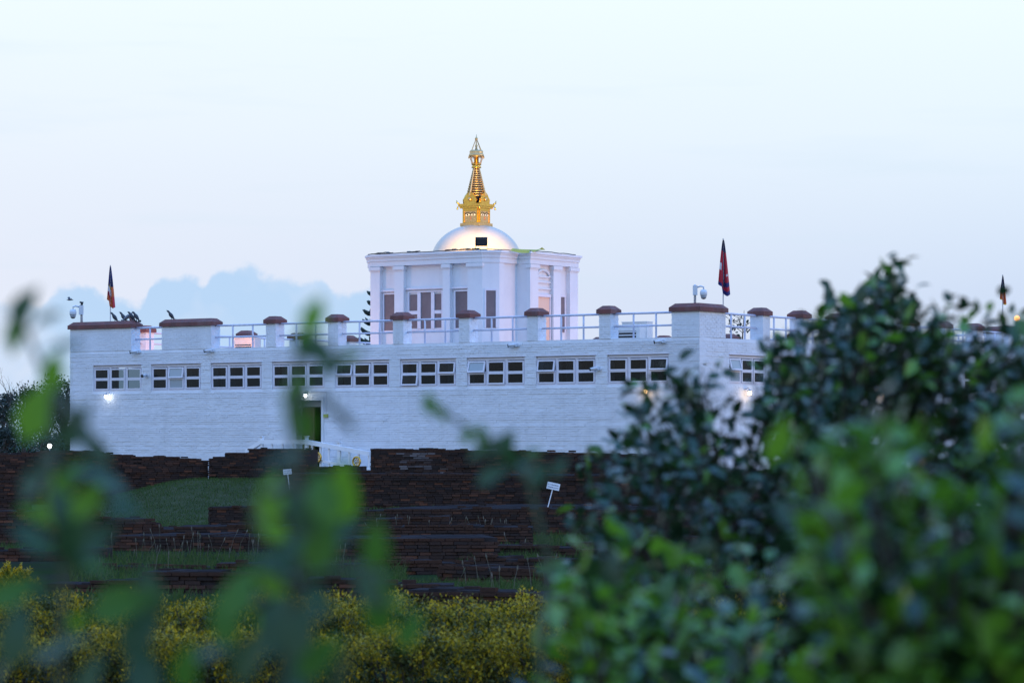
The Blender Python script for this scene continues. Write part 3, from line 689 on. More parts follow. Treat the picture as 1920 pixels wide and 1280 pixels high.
def ptz(px, side, label):
    x = fx(px, .25); p = T(x, .25, ZCAP); r = empty('dome_camera', p, 0); tag(r, label, 'security camera', 'dome cameras on the corner piers')
    s = side
    MB().tube([(0, 0, 0), (0, 0, .66)], .045, 10).build('post', M['camwhite'], r, True)
    MB().box(-s * .0 - .08, .08, -.16, -.046, .28, .62).build('junction_box', M['camwhite'], r)
    MB().tube([(s * .05, -.1, .55), (s * .2, -.12, .60), (s * .30, -.12, .56), (s * .30, -.12, .46)], .03, 8).build('arm', M['camwhite'], r, True)
    MB().lathe([(.04, .48), (.10, .46), (.13, .38), (.125, .28), (.115, .26)], 16, (s * .30, -.12, 0)).build('shroud', M['camwhite'], r, True)
    MB().lathe([(.105, .262), (.10, .2), (.07, .15), (.02, .13)], 16, (s * .30, -.12, 0)).build('dome', M['grey'], r, True)
    return r
ptz(153, -1, 'white dome camera on a post at the far-left pier'); r = ptz(1303, 1, 'white dome camera on a post at the nearest corner pier'); r.scale = (.9, .9, .9)
MB().tube([(0, -.02, .62), (.03, -.04, .72), (-.05, -.1, .74)], [.05, .06, .03], 6).build('bracket_top', M['dark'], bpy.data.objects['dome_camera'])

# wall lamps
def wall_lamp(p, m, col, power, label, out, group):
    out = Vector(out).normalized(); r = empty('wall_lamp', p); tag(r, label, 'lamp', group)
    o2 = out * .16
    MB().tube([(0, 0, .12), out * .12 + Vector((0, 0, .15)), o2 + Vector((0, 0, .08))], .014, 6).build('bracket', M['grey'], r)
    MB().lathe([(.03, .10), (.085, .06), (.09, .045)], 12, tuple(o2)).build('shade', M['grey'], r, True)
    MB().lathe([(.02, .06), (.055, .03), (.065, -.02), (.045, -.065), (.01, -.085)], 12, tuple(o2)).build('bulb', M[m], r, True)
    l = bpy.data.lights.new('lamp', 'POINT'); l.energy = power; l.color = col; l.shadow_soft_size = .07
    lo = bpy.data.objects.new('lamp', l); COL.objects.link(lo); lo.location = out * .30 + Vector((0, 0, -.03)); lo.parent = r
fn = (-sth, -cth, 0); rn = (cth, -sth, 0)
for px, py, m, c, pw, lab in ((205, 743, 'bulbwhite', (.9, .96, 1), .4, 'bright white wall lamp under the leftmost window'), (578, 741, 'bulbwhite', (.9, .96, 1), 2, 'bright white wall lamp over the doorway'), (1216, 733, 'bulbwarm', (1, .72, .4), 4, 'warm wall lamp under the last front window by the corner')):
    x, z = fpt(px, py); wall_lamp(T(x, -.01, z), m, c, pw, lab, fn, 'lit wall lamps on the temple')
for px, py, lab in ((1397, 736, 'warm wall lamp on the right wall nearest the corner'), (1650, 740, 'warm wall lamp glimpsed through the middle of the dark bush'), (1866, 747, 'warm wall lamp glimpsed through the bush near the right edge')):
    y = ry(px); D = T(0, y, 0).y; z = EYE + (HY - py) / F * D
    wall_lamp(T(.01, y, z), 'bulbwarm', (1, .72, .4), 4, lab, rn, 'lit wall lamps on the temple')
# orange beacon on the far right pier
bp_ = P(1907, 597, 112); r = empty('beacon_lamp', (bp_.x, bp_.y, 0)); tag(r, 'orange lamp on a tall post near the right edge of the picture', 'lamp')
MB().tube([(0, 0, 0), (0, 0, bp_.z - .1)], .05, 8).build('post', M['grey'], r); MB().lathe([(.03, -.1), (.1, -.04), (.1, .05), (.03, .11)], 12, (0, 0, bp_.z)).build('bulb', M['bulborange'], r, True)

# flags
def flag(base, h_pole, ztop, zbot, width, bands, label, lean=.0, flip=1):
    """limp flag: a strip of folds hanging from the top of its pole"""
    r = empty('flag', base); tag(r, label, 'flag', 'limp flags on thin poles')
    MB().tube([(0, 0, 0), (lean, 0, h_pole)], .02, 8).build('pole', M['pole'], r)
    H = ztop - zbot; nz_, nf = 26, 14; mb = MB(); vs = []; mats = []
    for j in range(nz_ + 1):
        t = j / nz_; wd = width * (.12 + .88 * t ** .8)
        for i in range(nf + 1):
            s = i / nf; fold = math.sin(s * 4.3 * math.pi + .6 * math.sin(t * 3)) * (.02 + .07 * t)
            zz = ztop - H * t * (1 - .16 * abs(s - .75) - .10 * (s < .35))
            vs.append((lean + (s - .42) * wd * flip, fold - .03, zz))
    names = []
    for j in range(nz_):
        for i in range(nf):
            c = bands((i + .5) / nf, (j + .5) / nz_)
            if c not in names: names.append(c)
            mb.cur = names.index(c); n = nf + 1
            mb.add([vs[j * n + i], vs[j * n + i + 1], vs[(j + 1) * n + i + 1], vs[(j + 1) * n + i]], [(0, 1, 2, 3)])
    me = mb.mesh('flag_cloth', True)
    for c in names: me.materials.append(M[c])
    link('flag_cloth', me, None, r)
def bandsB(s, t):
    if t < .50: return 'fblue' if s < .75 or t < .3 else 'fnavy'
    if t < .58: return 'fnavy' if s < .3 else ('fyellow' if s < .6 else 'forange')
    if t < .74: return 'fwhite' if s < .55 else 'forange'
    return 'fcrimson' if s < .4 and t < .85 else ('forange' if s < .8 else 'fred')
def bandsN(s, t):
    if t < .22: return 'fnavy'
    if .34 < s < .58 and t < .88: return 'fnavy'
    if t > .93 or (s > .5 and .78 < t < .84) : return 'fblue'
    if s < .2 and .5 < t < .66: return 'fwhite'
    if .72 < s < .9 and .6 < t < .64: return 'fwhite'
    return 'fred'
def bandsC(s, t):
    if t < .45 or (s < .4 and t < .7): return 'fnavy'
    if .35 < s < .55: return 'fwhite' if t > .7 else 'fcrimson'
    return 'fyellow' if t > .95 else 'forange'
def zat(py, d): return EYE + (HY - py) / F * d
b = T(fx(207, .7), .7, 5.45); flag(b, zat(497, b.y) - 5.45, zat(499, b.y) - 5.45, zat(579, b.y) - 5.45, .30, bandsB, 'limp blue, white and orange flag above the far-left pier')
b = T(-.9, 2.1, 5.45); b = T(fx(1356, 2.0), 2.0, 5.45); flag(b, zat(447, b.y) - 5.45, zat(450, b.y) - 5.45, zat(556, b.y) - 5.45, .40, bandsN, 'limp crimson flag with blue border above the nearest corner pier')
b = P(1880, 640, 112); b.z = 5.45; b = Vector((b.x, b.y, 0)); flag(b, zat(515, 112), zat(517, 112), zat(572, 112), .26, bandsC, 'limp orange and navy flag at the far right behind the bush')

# birds: one continuous swept body each
def bird_mesh(m, size=1., tilt=50, name='bird'):
    a = R(tilt); ca, sa = math.cos(a), math.sin(a); prof = [(-.19, .008, 0), (-.12, .022, 0), (-.06, .045, 0), (0, .062, 0), (.05, .060, .004), (.09, .042, .012), (.115, .032, .02), (.14, .034, .028), (.162, .026, .032), (.178, .009, .028), (.20, .003, .020)]
    path = [(t * ca + (-u * sa) * 0 + (.03 if i > 6 else 0) * (i - 6) * .35, 0, t * sa + u) for i, (t, r, u) in enumerate(prof)]
    mb = MB().tube(path, [r for _, r, _ in prof], 10)
    mb.box(-.20 * ca - .02, -.09 * ca, -.022, .022, -.215 * sa, -.13 * sa)
    for s in (-1, 1):
        mb.tube([(.0, s * .02, -.05), (.005, s * .022, -.13), (.03, s * .024, -.135)], .006, 4)
        mb.add([(.05 * ca, s * .055, .06 * sa), (-.02, s * .068, -.01), (-.16 * ca, s * .025, -.16 * sa), (-.03, s * .05, .03)], [(0, 1, 2, 3)])
    me = mb.mesh(name, True); me.materials.append(m); return me
bm_, bg_ = bird_mesh(M['bird']), bird_mesh(M['birdgrey'], tilt=35)
def zc_(x): return ZCAP + .135
for px, me, rz, lab in ((215.5, bm_, 180, 'dark bird on the far-left pier, nearest the flagpole'), (232, bm_, 170, 'dark bird facing left beside the grey one on the far-left pier'), (238, bg_, 10, 'grey bird among dark ones on the far-left pier'), (248, bm_, 180, 'dark bird second from the right end of the far-left pier'), (256, bm_, 175, 'dark bird at the right end of the far-left pier'), (321.5, bm_, 190, 'lone dark bird on the second wide pier')):
    o = link('bird', me, None, None, T(fx(px, .25), .25, zc_(0)), (0, 0, R(rz) - TH * .3)); tag(o, lab, 'bird', 'birds perched on the roof'); o.scale = (1.15,) * 3
o = link('bird', bm_, None, None, T(-LEN + .25, 3.13, zc_(0)), (0, 0, R(200))); tag(o, 'dark bird on the orange-lit pier between the wide piers', 'bird', 'birds perched on the roof'); o.scale = (1.15,) * 3
fb = MB().tube([(-.16, 0, 0), (-.05, 0, .0), (.08, 0, .01), (.17, 0, .0)], [.006, .04, .035, .008], 8)
for s in (-1, 1): fb.add([(-.06, s * .02, .02), (.07, s * .02, .02), (.03, s * .28, .12), (-.05, s * .40, .06)], [(0, 1, 2, 3)])
o = fb.build('bird', M['bird'], smooth=True, loc=P(131, 562, 150), rot=(R(10), 0, R(20))); tag(o, 'tiny bird flying in the sky above the far-left dome camera', 'bird')

# ------------------------------------------------------------------ walkway with railing before the door
YW = -1.7
wk = empty('walkway', T(fx(590, YW), YW, 0), -TH); tag(wk, 'raised walkway with white railing and gilded wheels before the doorway', 'walkway')
ox = fx(590, YW)
def wp(px, py): x = fx(px, YW); return (x - ox, 0, EYE + (HY - py) / F * T(x, YW, 0).y)
x0, x1 = wp(470, 830)[0], wp(694, 850)[0]
MB().box(wp(488, 830)[0], wp(606, 830)[0], .03, 1.68, 1.30, 1.44).build('deck', M['grey'], wk)
# ramp down to the right
a_, b_ = wp(606, 830)[0], x1
MB().add([(a_ + .002, .03, 1.44), (b_, .03, .98), (b_, 1.68, .98), (a_ + .002, 1.68, 1.44), (a_ + .002, .03, 1.30), (b_, .03, .84), (b_, 1.68, .84), (a_ + .002, 1.68, 1.30)], [(0, 1, 2, 3), (7, 6, 5, 4), (0, 4, 5, 1), (2, 6, 7, 3), (1, 5, 6, 2), (0, 3, 7, 4)]).build('ramp', M['grey'], wk)
def beam(p, q, hgt, th_=.06):
    p, q = Vector(p), Vector(q)
    return [(p.x, -th_ / 2, p.z - hgt), (q.x, -th_ / 2, q.z - hgt), (q.x, th_ / 2, q.z - hgt), (p.x, th_ / 2, p.z - hgt), (p.x, -th_ / 2, p.z), (q.x, -th_ / 2, q.z), (q.x, th_ / 2, q.z), (p.x, th_ / 2, p.z)]
bf = [(3, 2, 1, 0), (4, 5, 6, 7), (0, 1, 5, 4), (1, 2, 6, 5), (2, 3, 7, 6), (3, 0, 4, 7)]
tops = [wp(462, 842), wp(491, 824), wp(575, 824), wp(694, 846)]
for p, q in zip(tops[:-1], tops[1:]): MB().add(beam(p, q, .15, .14), bf).build('top_rail', M['railwhite'], wk)
for p, q in zip(tops[1:-1], tops[2:]): MB().add(beam((p[0], 0, p[2] - .58), (q[0], 0, q[2] - .58), .09, .08), bf).build('lower_rail', M['railwhite'], wk)
def top_at(px):
    if px < 575: return wp(px, 824 if px >= 491 else 824 + (491 - px) * .62)
    return wp(px, 824 + (px - 575) * 22 / 119)
for k, px in enumerate((491, 510, 530, 550, 575, 585, 601, 617, 636, 655, 673, 692)):
    p = top_at(px); big = px in (491, 575, 636); e = .055 if big else .03
    mb = MB().box(p[0] - e, p[0] + e, -e * .8, e * .8, p[2] - .95, p[2] + (.10 if big else -.131)); 
    if big: mb.box(p[0] - .075, p[0] + .075, -.075, .075, p[2] + .10, p[2] + .13)
    mb.build('post', M['railwhite'], wk)
def wheel(px, py):
    p = wp(px, py); r = empty('wheel_ornament', (p[0], -.10, p[2]), 0, wk); r.rotation_euler = (R(90), 0, 0)
    t = np.linspace(0, 2 * math.pi, 25)
    MB().tube([(.155 * math.cos(a), .155 * math.sin(a), 0) for a in t], .034, 6, False).build('rim', M['gold'], r, True)
    for k in range(8): MB().tube([(0, 0, 0), (.15 * math.cos(k * math.pi / 4), .15 * math.sin(k * math.pi / 4), 0)], [.018, .022], 5).build('spoke', M['oldgold'], r)
    MB().lathe([(.05, -.03), (.055, 0), (.03, .04)], 12).build('hub', M['fwhite'], r, True)
wheel(598.5, 857); wheel(672, 865)

# ================================================================== RUINS
def zof(py, d): return EYE - (py - HY) / F * d
RUIN_BR = MB().box(-.5, .5, -.5, .5, -.5, .5).mesh('brick'); RUIN_BR.materials.append(M['brick'])
nind = [0]
def ruin(label, prof, d0, d1, zb, thick, seed, top_jit=.02, single=40, salt=None, group='ruined brick walls'):
    """prof: (photo column, photo row of the top) list; d0/d1: distance of both ends; wall face follows that line"""
    rnd = random.Random(seed); pxs = [p[0] for p in prof]
    A = Vector(((pxs[0] - 960) / F * d0, d0)); B = Vector(((pxs[-1] - 960) / F * d1, d1)); Ln = (B - A).length; u = (B - A) / Ln
    n_ = Vector((u.y, -u.x))
    if n_.y > 0: n_ = -n_
    def s_of(px):  # arc length where the ray of this column meets the wall line
        k = (px - 960) / F; return (k * A.y - A.x) / (u.x - k * u.y)
    steps = []
    for (xa, ya), (xb, yb) in zip(prof[:-1], prof[1:]):
        sa, sb = s_of(xa), s_of(xb)
        if sb - sa < .02: continue
        steps.append((sa, sb, zof(ya, A.y + u.y * sa), zof(yb, A.y + u.y * sb)))
    def top(s):
        for sa, sb, za, zb_ in steps:
            if sa <= s <= sb: return za + (zb_ - za) * (s - sa) / (sb - sa)
        return zb
    root = empty('brick_ruin', (A.x, A.y, zb), math.atan2(u.y, u.x)); tag(root, label, 'ruin', group)
    core = MB(); s = 0
    while s < Ln - .05:
        e = min(Ln, s + rnd.uniform(.2, .4)); z = top((s + e) / 2) - zb - .02 + rnd.uniform(-top_jit, top_jit * .4)
        core.box(s, e - .0004, .05, thick - rnd.uniform(0, .05), -.25, max(.05, z)); s = e
    core.build('core', M['core'], root)
    H = .062; singles = []; mb = MB(); sb_ = MB(); c = 0; zmax = max(max(q[2], q[3]) for q in steps) - zb
    while c * H < zmax:
        s = -(.12 if c % 2 else 0) - rnd.random() * .04
        while s < Ln:
            e = s + rnd.uniform(.21, .27); a, b = max(0, s + .005), min(Ln, e - .006)
            if b - a > .05:
                tz = top((a + b) / 2) - zb
                if (c + .8) * H < tz + rnd.uniform(-.02, .03):
                    pr = rnd.uniform(-.02, .02) + (.03 if (c * 7 + seed) % 11 == 0 else 0)
                    q = (a, b, -pr, .12, c * H + .004 + rnd.uniform(-.004, .004), (c + 1) * H - .006 + rnd.uniform(-.004, .004))
                    near_top = (c + 2) * H > tz
                    if near_top and len(singles) < single: singles.append(q)
                    elif salt and any(x0 < (a + b) / 2 < x1 and z0 < q[4] < z1 and rnd.random() < .6 for x0, x1, z0, z1 in salt): sb_.box(*q)
                    elif not (near_top and rnd.random() < .12): mb.box(*q)
            s = e
        c += 1
    # loose bricks lying across the top
    for k in range(int(Ln * 1.5)):
        s = rnd.uniform(.1, Ln - .2); z = top(s) - zb - .03; y = rnd.uniform(.12, thick - .15)
        mb.box(s, s + .2, y, y + .11, z, z + rnd.uniform(.03, .06))
    tag(mb.build('brickwork', M['brick'], root), kind='stuff')
    if sb_.v: tag(sb_.build('salt_stained_brickwork', M['saltbrick'], root), kind='stuff')
    for q in singles:
        o = bpy.data.objects.new('brick', RUIN_BR); COL.objects.link(o); o.parent = root
        o.location = ((q[0] + q[1]) / 2, (q[2] + q[3]) / 2, (q[4] + q[5]) / 2); o.scale = (q[1] - q[0], q[3] - q[2], q[5] - q[4]); o.rotation_euler = (0, 0, rnd.uniform(-.03, .03))
    return root
ruin('long dark ruined wall stepping down below the left end of the temple', [(-160, 852), (0, 851), (60, 847), (125, 843), (200, 846), (201, 849), (226, 849), (227, 851.5), (257, 851.5), (258, 855), (300, 854), (365, 857), (366, 860), (391, 862)], 95, 98.5, 0, 1.5, 11)
ruin('dark ruined wall stepping up towards the walkway', [(391, 859.5), (402, 857), (403, 854), (422, 853), (423, 849), (466, 848), (467, 839.5), (545, 840), (575, 842), (576, 874), (607, 877), (608, 873), (662, 873), (663, 880), (694, 882)], 98.3, 97, 0, 1.6, 12)
ruin('tall ruined brick wall with pale salt stains right of the walkway', [(694.5, 840), (770, 840.5), (888, 843), (1050, 845.5), (1051, 849.5), (1070, 849.5), (1071, 847), (1250, 853), (1251, 858), (1312, 863), (1313, 873), (1390, 880), (1500, 884), (1700, 884)], 91, 87, .5, 1.3, 13, single=150, salt=[(.9, 1.9, .95, 1.6), (2.0, 2.4, .75, 1.0)])
ruin('wide lower tier of ruined brick below the salt-stained wall', [(535, 884), (545, 886), (700, 887), (900, 888), (1100, 889), (1300, 890), (1600, 892)], 85, 83, 0, 4.2, 14, single=150, top_jit=.012)
ruin('low brick ledge in front of the wide tier', [(640, 958), (780, 952), (836, 951), (837, 953), (892, 951), (1060, 952), (1260, 956), (1450, 960)], 77, 75, 0, 6.5, 15, top_jit=.012, single=80)
ruin('thin broken ledge of pale worn brick left of the low ledge', [(560, 966), (680, 972), (740, 970), (822, 968), (842, 966)], 74, 74, 0, 1.5, 16, single=40)
ruin('dark ruined block at the left edge of the grass slope', [(-150, 956), (0, 956), (40, 955), (182, 954), (183, 962), (190, 965), (208, 966), (209, 971), (285, 970.5), (286, 976), (295, 977), (303, 984)], 66.5, 69, 0, 1.4, 17, single=90)
ruin('square-ended ruined block right of the grass slope', [(390.5, 948), (440, 948), (545, 948.5), (640, 950)], 78.5, 77, 0, 1.6, 18, single=90)
ruin('low ruined wall below the square-ended block', [(258, 990), (327, 989), (328, 986), (432, 984), (433, 982), (560, 984), (640, 986)], 74, 74, 0, 2.5, 19, single=60)
ruin('long low ledge of dark brick across the left ruins', [(196, 1008), (215, 1003), (300, 1001), (378, 999), (379, 1002), (480, 1005), (600, 1007)], 64, 63, 0, 2.2, 20, single=90)
ruin('broken low wall at the left edge behind the yellow shrub', [(-140, 1030), (55, 1027.5), (56, 1034), (88, 1033), (89, 1040), (104, 1040), (105, 1026), (150, 1025), (200, 1026)], 58, 58, 0, .9, 21, single=60)
ruin('broad dark ruined block in the middle of the ruins', [(555, 1008), (700, 1008), (840, 1006), (922, 1006), (923, 1012), (937, 1014)], 55.5, 56, 0, 2.3, 22, single=90, top_jit=.012)
ruin('low dark ruined wall right of the broad block', [(850, 1022), (930, 1019), (1030, 1022), (1100, 1030), (1300, 1034)], 60, 59, 0, 1.1, 23, single=60)
ruin('short stepped ruin between two grass patches', [(855, 1046), (869, 1045), (870, 1050), (880, 1049), (889, 1040), (958, 1041), (959, 1047), (1008, 1044), (1080, 1046)], 55, 54, 0, .8, 24, single=60)
ruin('slanting low wall running to the thin post', [(820, 1062), (866, 1057), (900, 1060), (1022, 1073), (1120, 1078), (1300, 1090)], 49.5, 46, 0, .8, 25, single=90)
ruin('long near wall descending to the right above the hedge', [(575, 1079), (640, 1081), (735, 1092), (820, 1094), (861, 1096), (862, 1108), (899, 1109)], 44, 44, 0, .8, 26, single=120)
ruin('near broken wall above the hedge at the left', [(80, 1092), (180, 1088), (265, 1084), (266, 1069), (392, 1068), (393, 1072), (480, 1075), (481, 1094), (560, 1096)], 45.5, 45, 0, .9, 27, single=120)
ruin('low ruin showing through the bush at the right', [(1010, 1105), (1150, 1100), (1300, 1098), (1500, 1100)], 42, 41, 0, .8, 28, single=60)
ruin('raised ruin block seen between bush leaves at the right', [(1060, 1015), (1180, 1012), (1181, 1002), (1330, 1005), (1500, 1008), (1800, 1010)], 64, 62, 0, 1.2, 29, single=60)

ruin('short low ruined block in the grass at the left of the middle', [(406, 1053), (482, 1052), (540, 1054)], 52, 52, 0, .8, 30, single=50)
ruin('thin broken ledge in the grass above the near left wall', [(180, 1058), (236, 1056), (237, 1060), (330, 1058), (380, 1061)], 54, 53, 0, .7, 31, single=50)
ruin('dark ledge of brick below the broad middle block', [(600, 1056), (690, 1054), (691, 1050), (800, 1049), (862, 1052)], 51.5, 52, 0, .9, 32, single=60)
ruin('low terrace of brick behind the broad middle block', [(640, 990), (760, 988), (761, 984), (905, 983), (1000, 986)], 66, 66, 0, 1.6, 33, single=60)
ruin('low crumbling ledge above the hedge at the middle', [(760, 1103), (830, 1101), (905, 1104), (1010, 1107)], 40.5, 40, 0, .7, 34, single=50)
# notice boards
def notice(px, py, px2, py2, d, wpx, hpx, roll, label, base_z):
    c = P(px, py, d); f_ = P(px2, py2, d); s = d / F; r = empty('notice_board', (f_.x, d, base_z)); tag(r, label, 'sign', 'small white notice boards')
    b0 = Vector((0, 0, 0)); t0 = Vector((c.x - f_.x, 0, c.z - base_z)); MB().tube([b0, t0], .014, 6).build('post', M['sign'], r)
    mt = Matrix.Translation(t0) @ Matrix.Rotation(R(roll), 4, 'Y'); W_, H_ = wpx * s, hpx * s
    MB().box(-W_ / 2, W_ / 2, -.03, -.016, -H_ / 2, H_ / 2, mt).build('board', M['sign'], r)
    rnd = random.Random(px); 
    for row, z in ((0, .17 * H_), (1, -.2 * H_)):
        x = -.42 * W_; ink = MB()
        while x < .40 * W_:
            l_ = W_ * rnd.uniform(.03, .06); hh = H_ * rnd.uniform(.10, .17)
            if rnd.random() < .85: ink.box(x, x + l_ * .35, -.034, -.031, z - hh / 2, z + hh / 2, mt).box(x + l_ * .36, x + l_ * .8, -.034, -.031, z - hh * rnd.choice((-.2, .2, .5)), z - hh * rnd.choice((-.2, .2, .5)) + hh * .35, mt)
            x += l_
        ink.build('lettering', M['signink'], r)
notice(1037.5, 911, 1027, 951.5, 77.2, 24, 13, 12, 'white notice board on a leaning post on the low ledge', zof(951.5, 77.2))
notice(539, 884, 543, 915, 84.2, 15.5, 10, -6, 'small white notice board tilted left before the walkway wall', zof(918, 84.2))
# thin post in the ruins
pp = P(1024, 1104, 46.5); r = empty('marker_post', (pp.x, pp.y, 0)); tag(r, 'thin dark marker post with a short crossbar among the ruins', 'post')
MB().box(-.035, .035, -.03, .03, 0, .46).build('post', M['bark'], r); MB().box(-.12, .09, -.032, .032, .461, .49).build('crossbar', M['bark'], r)

# ================================================================== VEGETATION
def grass(name, patches, per, label):
    V = []; T_ = []
    for (x0, x1, d0, d1, z, hmin, hmax, n) in patches:
        n = int(n * per)
        px = rng.uniform(x0, x1, n); d = rng.uniform(d0, d1, n); X = (px - 960) / F * d; hh = rng.uniform(hmin, hmax, n) * rng.uniform(.6, 1, n)
        zz = np.array([lawn_z(a, b) - .02 if z == 'lawn' else z for a, b in zip(px, d)], float)
        lean = rng.normal(size=(n, 2)) * .35 * hh[:, None]; wd = rng.uniform(.005, .011, n); an = rng.uniform(0, math.pi, n); wx, wy = np.cos(an) * wd, np.sin(an) * wd * .5
        b0 = len(V) and sum(len(v) for v in V) or 0
        v = np.stack([np.stack([X - wx, d - wy, zz], 1), np.stack([X + wx, d + wy, zz], 1), np.stack([X - wx * .7 + lean[:, 0] * .4, d + lean[:, 1] * .4, zz + hh * .6], 1), np.stack([X + wx * .7 + lean[:, 0] * .4, d + lean[:, 1] * .4, zz + hh * .6], 1), np.stack([X + lean[:, 0], d + lean[:, 1], zz + hh], 1)], 1)
        V.append(v.reshape(-1, 3)); i = (np.arange(n) * 5)[:, None, None] + np.array([(0, 1, 3), (0, 3, 2), (2, 3, 4)])[None] + b0; T_.append(i.reshape(-1, 3))
    return tri_mesh(name, np.concatenate(V), np.concatenate(T_), False)
patches = [(90, 640, 83, 97, 'lawn', .05, .13, 30000),
           (130, 560, 47, 61, 0, .06, .26, 5000), (-60, 200, 58.5, 65, 0, .10, .3, 2200), (540, 760, 47, 54, 0, .10, .36, 2600), (640, 760, 45, 50, 0, .06, .25, 1500),
           (730, 1010, 44.8, 47, 0, .08, .24, 2600), (850, 1050, 41, 45, 0, .05, .2, 3000), (920, 1120, 61, 74, 0, .08, .26, 2400), (860, 1010, 55.5, 58.5, 0, .1, .3, 1500),
           (560, 1000, 69, 74, 0, .1, .3, 700), (880, 1300, 40, 44, 0, .08, .3, 2600), (-60, 560, 38, 44.5, 0, .06, .22, 3000), (1000, 1600, 34, 60, 0, .08, .3, 5000), (-100, 2000, 31, 40, 0, .05, .2, 6000), (430, 640, 93, 96.5, 'lawn', .05, .12, 1500), (545, 850, 78, 84.5, .5, .03, .12, 900)]
o = link('grass', grass('grass', patches, 1.0, ''), M['grass']); tag(o, 'green grass growing between the ruined walls', 'grass', kind='stuff')
# taller seed stalks
stk = MB(); rnd = random.Random(5)
for (x0, x1, d0, d1, n) in ((330, 490, 57, 61, 90), (150, 330, 50, 60, 50), (660, 960, 70, 73.5, 110), (560, 760, 50, 54, 40), (850, 1030, 42, 48, 50), (1000, 1250, 60, 74, 30), (930, 1010, 60, 64, 14), (200, 420, 60, 63, 40)):
    for k in range(int(n * .2)):
        px, d = rnd.uniform(x0, x1), rnd.uniform(d0, d1); X = (px - 960) / F * d; hh = rnd.uniform(.2, .55); lx = rnd.gauss(0, .10) * hh * 2
        stk.tube([(X, d, 0), (X + lx * .5, d, hh * .7), (X + lx, d, hh)], .004, 3, False); stk.tube([(X + lx, d, hh), (X + lx * 1.1, d, hh + .035), (X + lx * 1.2, d, hh + .08)], [.005, .012, .003], 4, False)
o = stk.build('tall_grass', M['straw']); tag(o, 'tall pale seed stalks standing among the ruins', 'grass', kind='stuff')

# hedges
def hedge(d, thick, ztop, x0, x1, n, label, zb=0., gaps=()):
    r = empty('hedge', (0, d, 0)); tag(r, label, 'hedge', 'golden clipped hedges')
    X0, X1 = (x0 - 960) / F * d, (x1 - 960) / F * d
    def topz(x, y): return ztop + .035 * np.sin(x * 2.3 + d) + .03 * np.sin(x * 5.1 + 1) + .03 * np.sin(x * 9.7) + .03 * np.sin(x * 11 + y * 7)
    # sprigs: leaves gathered on short upright shoots
    ns = n // 12; sxp = rng.uniform(X0, X1, ns); syp = rng.uniform(-thick / 2, thick / 2, ns); tz = topz(sxp, syp)
    szp = zb + (tz - zb) * rng.uniform(0, 1, ns) ** .75
    pos = np.repeat(np.stack([sxp, syp, szp], 1), 12, 0) + rng.normal(size=(ns * 12, 3)) * np.array((.03, .03, .035))
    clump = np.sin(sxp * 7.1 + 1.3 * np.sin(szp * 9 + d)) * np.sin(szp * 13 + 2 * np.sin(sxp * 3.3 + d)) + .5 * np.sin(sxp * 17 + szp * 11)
    dark = clump + rng.normal(size=ns) * .35 < -.62 + .8 * (1 - szp / np.maximum(.1, tz)) - .35  # darker leaves in clumps, more of them towards the foot
    is_dark = np.repeat(dark, 12) | (rng.random(len(pos)) < .10)
    fr_ = frames(len(pos), upb=.9); size = rng.uniform(.026, .05, len(pos))
    link('foliage', leaves_mesh('foliage', pos[~is_dark], size[~is_dark], fr_[~is_dark], True), M['hedge'], r)
    link('dark_foliage', leaves_mesh('dark_foliage', pos[is_dark], size[is_dark] * 1.3, fr_[is_dark], True), M['hedgedark'], r)
    st_ = MB()
    for k in range(int((X1 - X0) * 9)):
        x = random.uniform(X0, X1); y = random.uniform(-thick / 3, thick / 3); t = ztop * random.uniform(.7, .95)
        st_.tube([(x, y, 0), (x + random.gauss(0, .05), y + random.gauss(0, .04), t * .5), (x + random.gauss(0, .10), y + random.gauss(0, .06), t)], [.012, .009, .004], 4, False)
    tag(st_.build('stems', M['bark'], r), kind='stuff')
hedge(30.6, .9, EYE - (1126 - HY) / F * 30.6, -80, 2000, 80000, 'golden-leaved clipped hedge, the row nearer the ruins')
hedge(27.7, .8, EYE - (1192 - HY) / F * 27.7, -80, 2000, 70000, 'golden-leaved clipped hedge, the row nearer the camera')
r = empty('yellow_shrub', ((20 - 960) / F * 42, 42, 0)); tag(r, 'small yellow-green feathery shrub at the left edge', 'shrub')
n = 5000; q = rng.normal(size=(n, 3)); q /= np.linalg.norm(q, axis=1)[:, None]; q *= (rng.uniform(.4, 1, n)[:, None] ** .5 * (.8 + .25 * np.sin(q[:, :1] * 13) * np.sin(q[:, 2:] * 9 + 2))) * np.array((.42, .3, .36)); q[:, 2] = np.abs(q[:, 2]) * 1.25 + .12
link('foliage', leaves_mesh('foliage', q, rng.uniform(.03, .07, n), frames(n, upb=1.3), True), M['hedge'], r)
for e_ in ((.02, 0, .3), (.15, .05, .4), (-.15, -.03, .4)): MB().tube([(0, 0, 0), e_], [.02, .008], 6).build('stem', M['bark'], r)

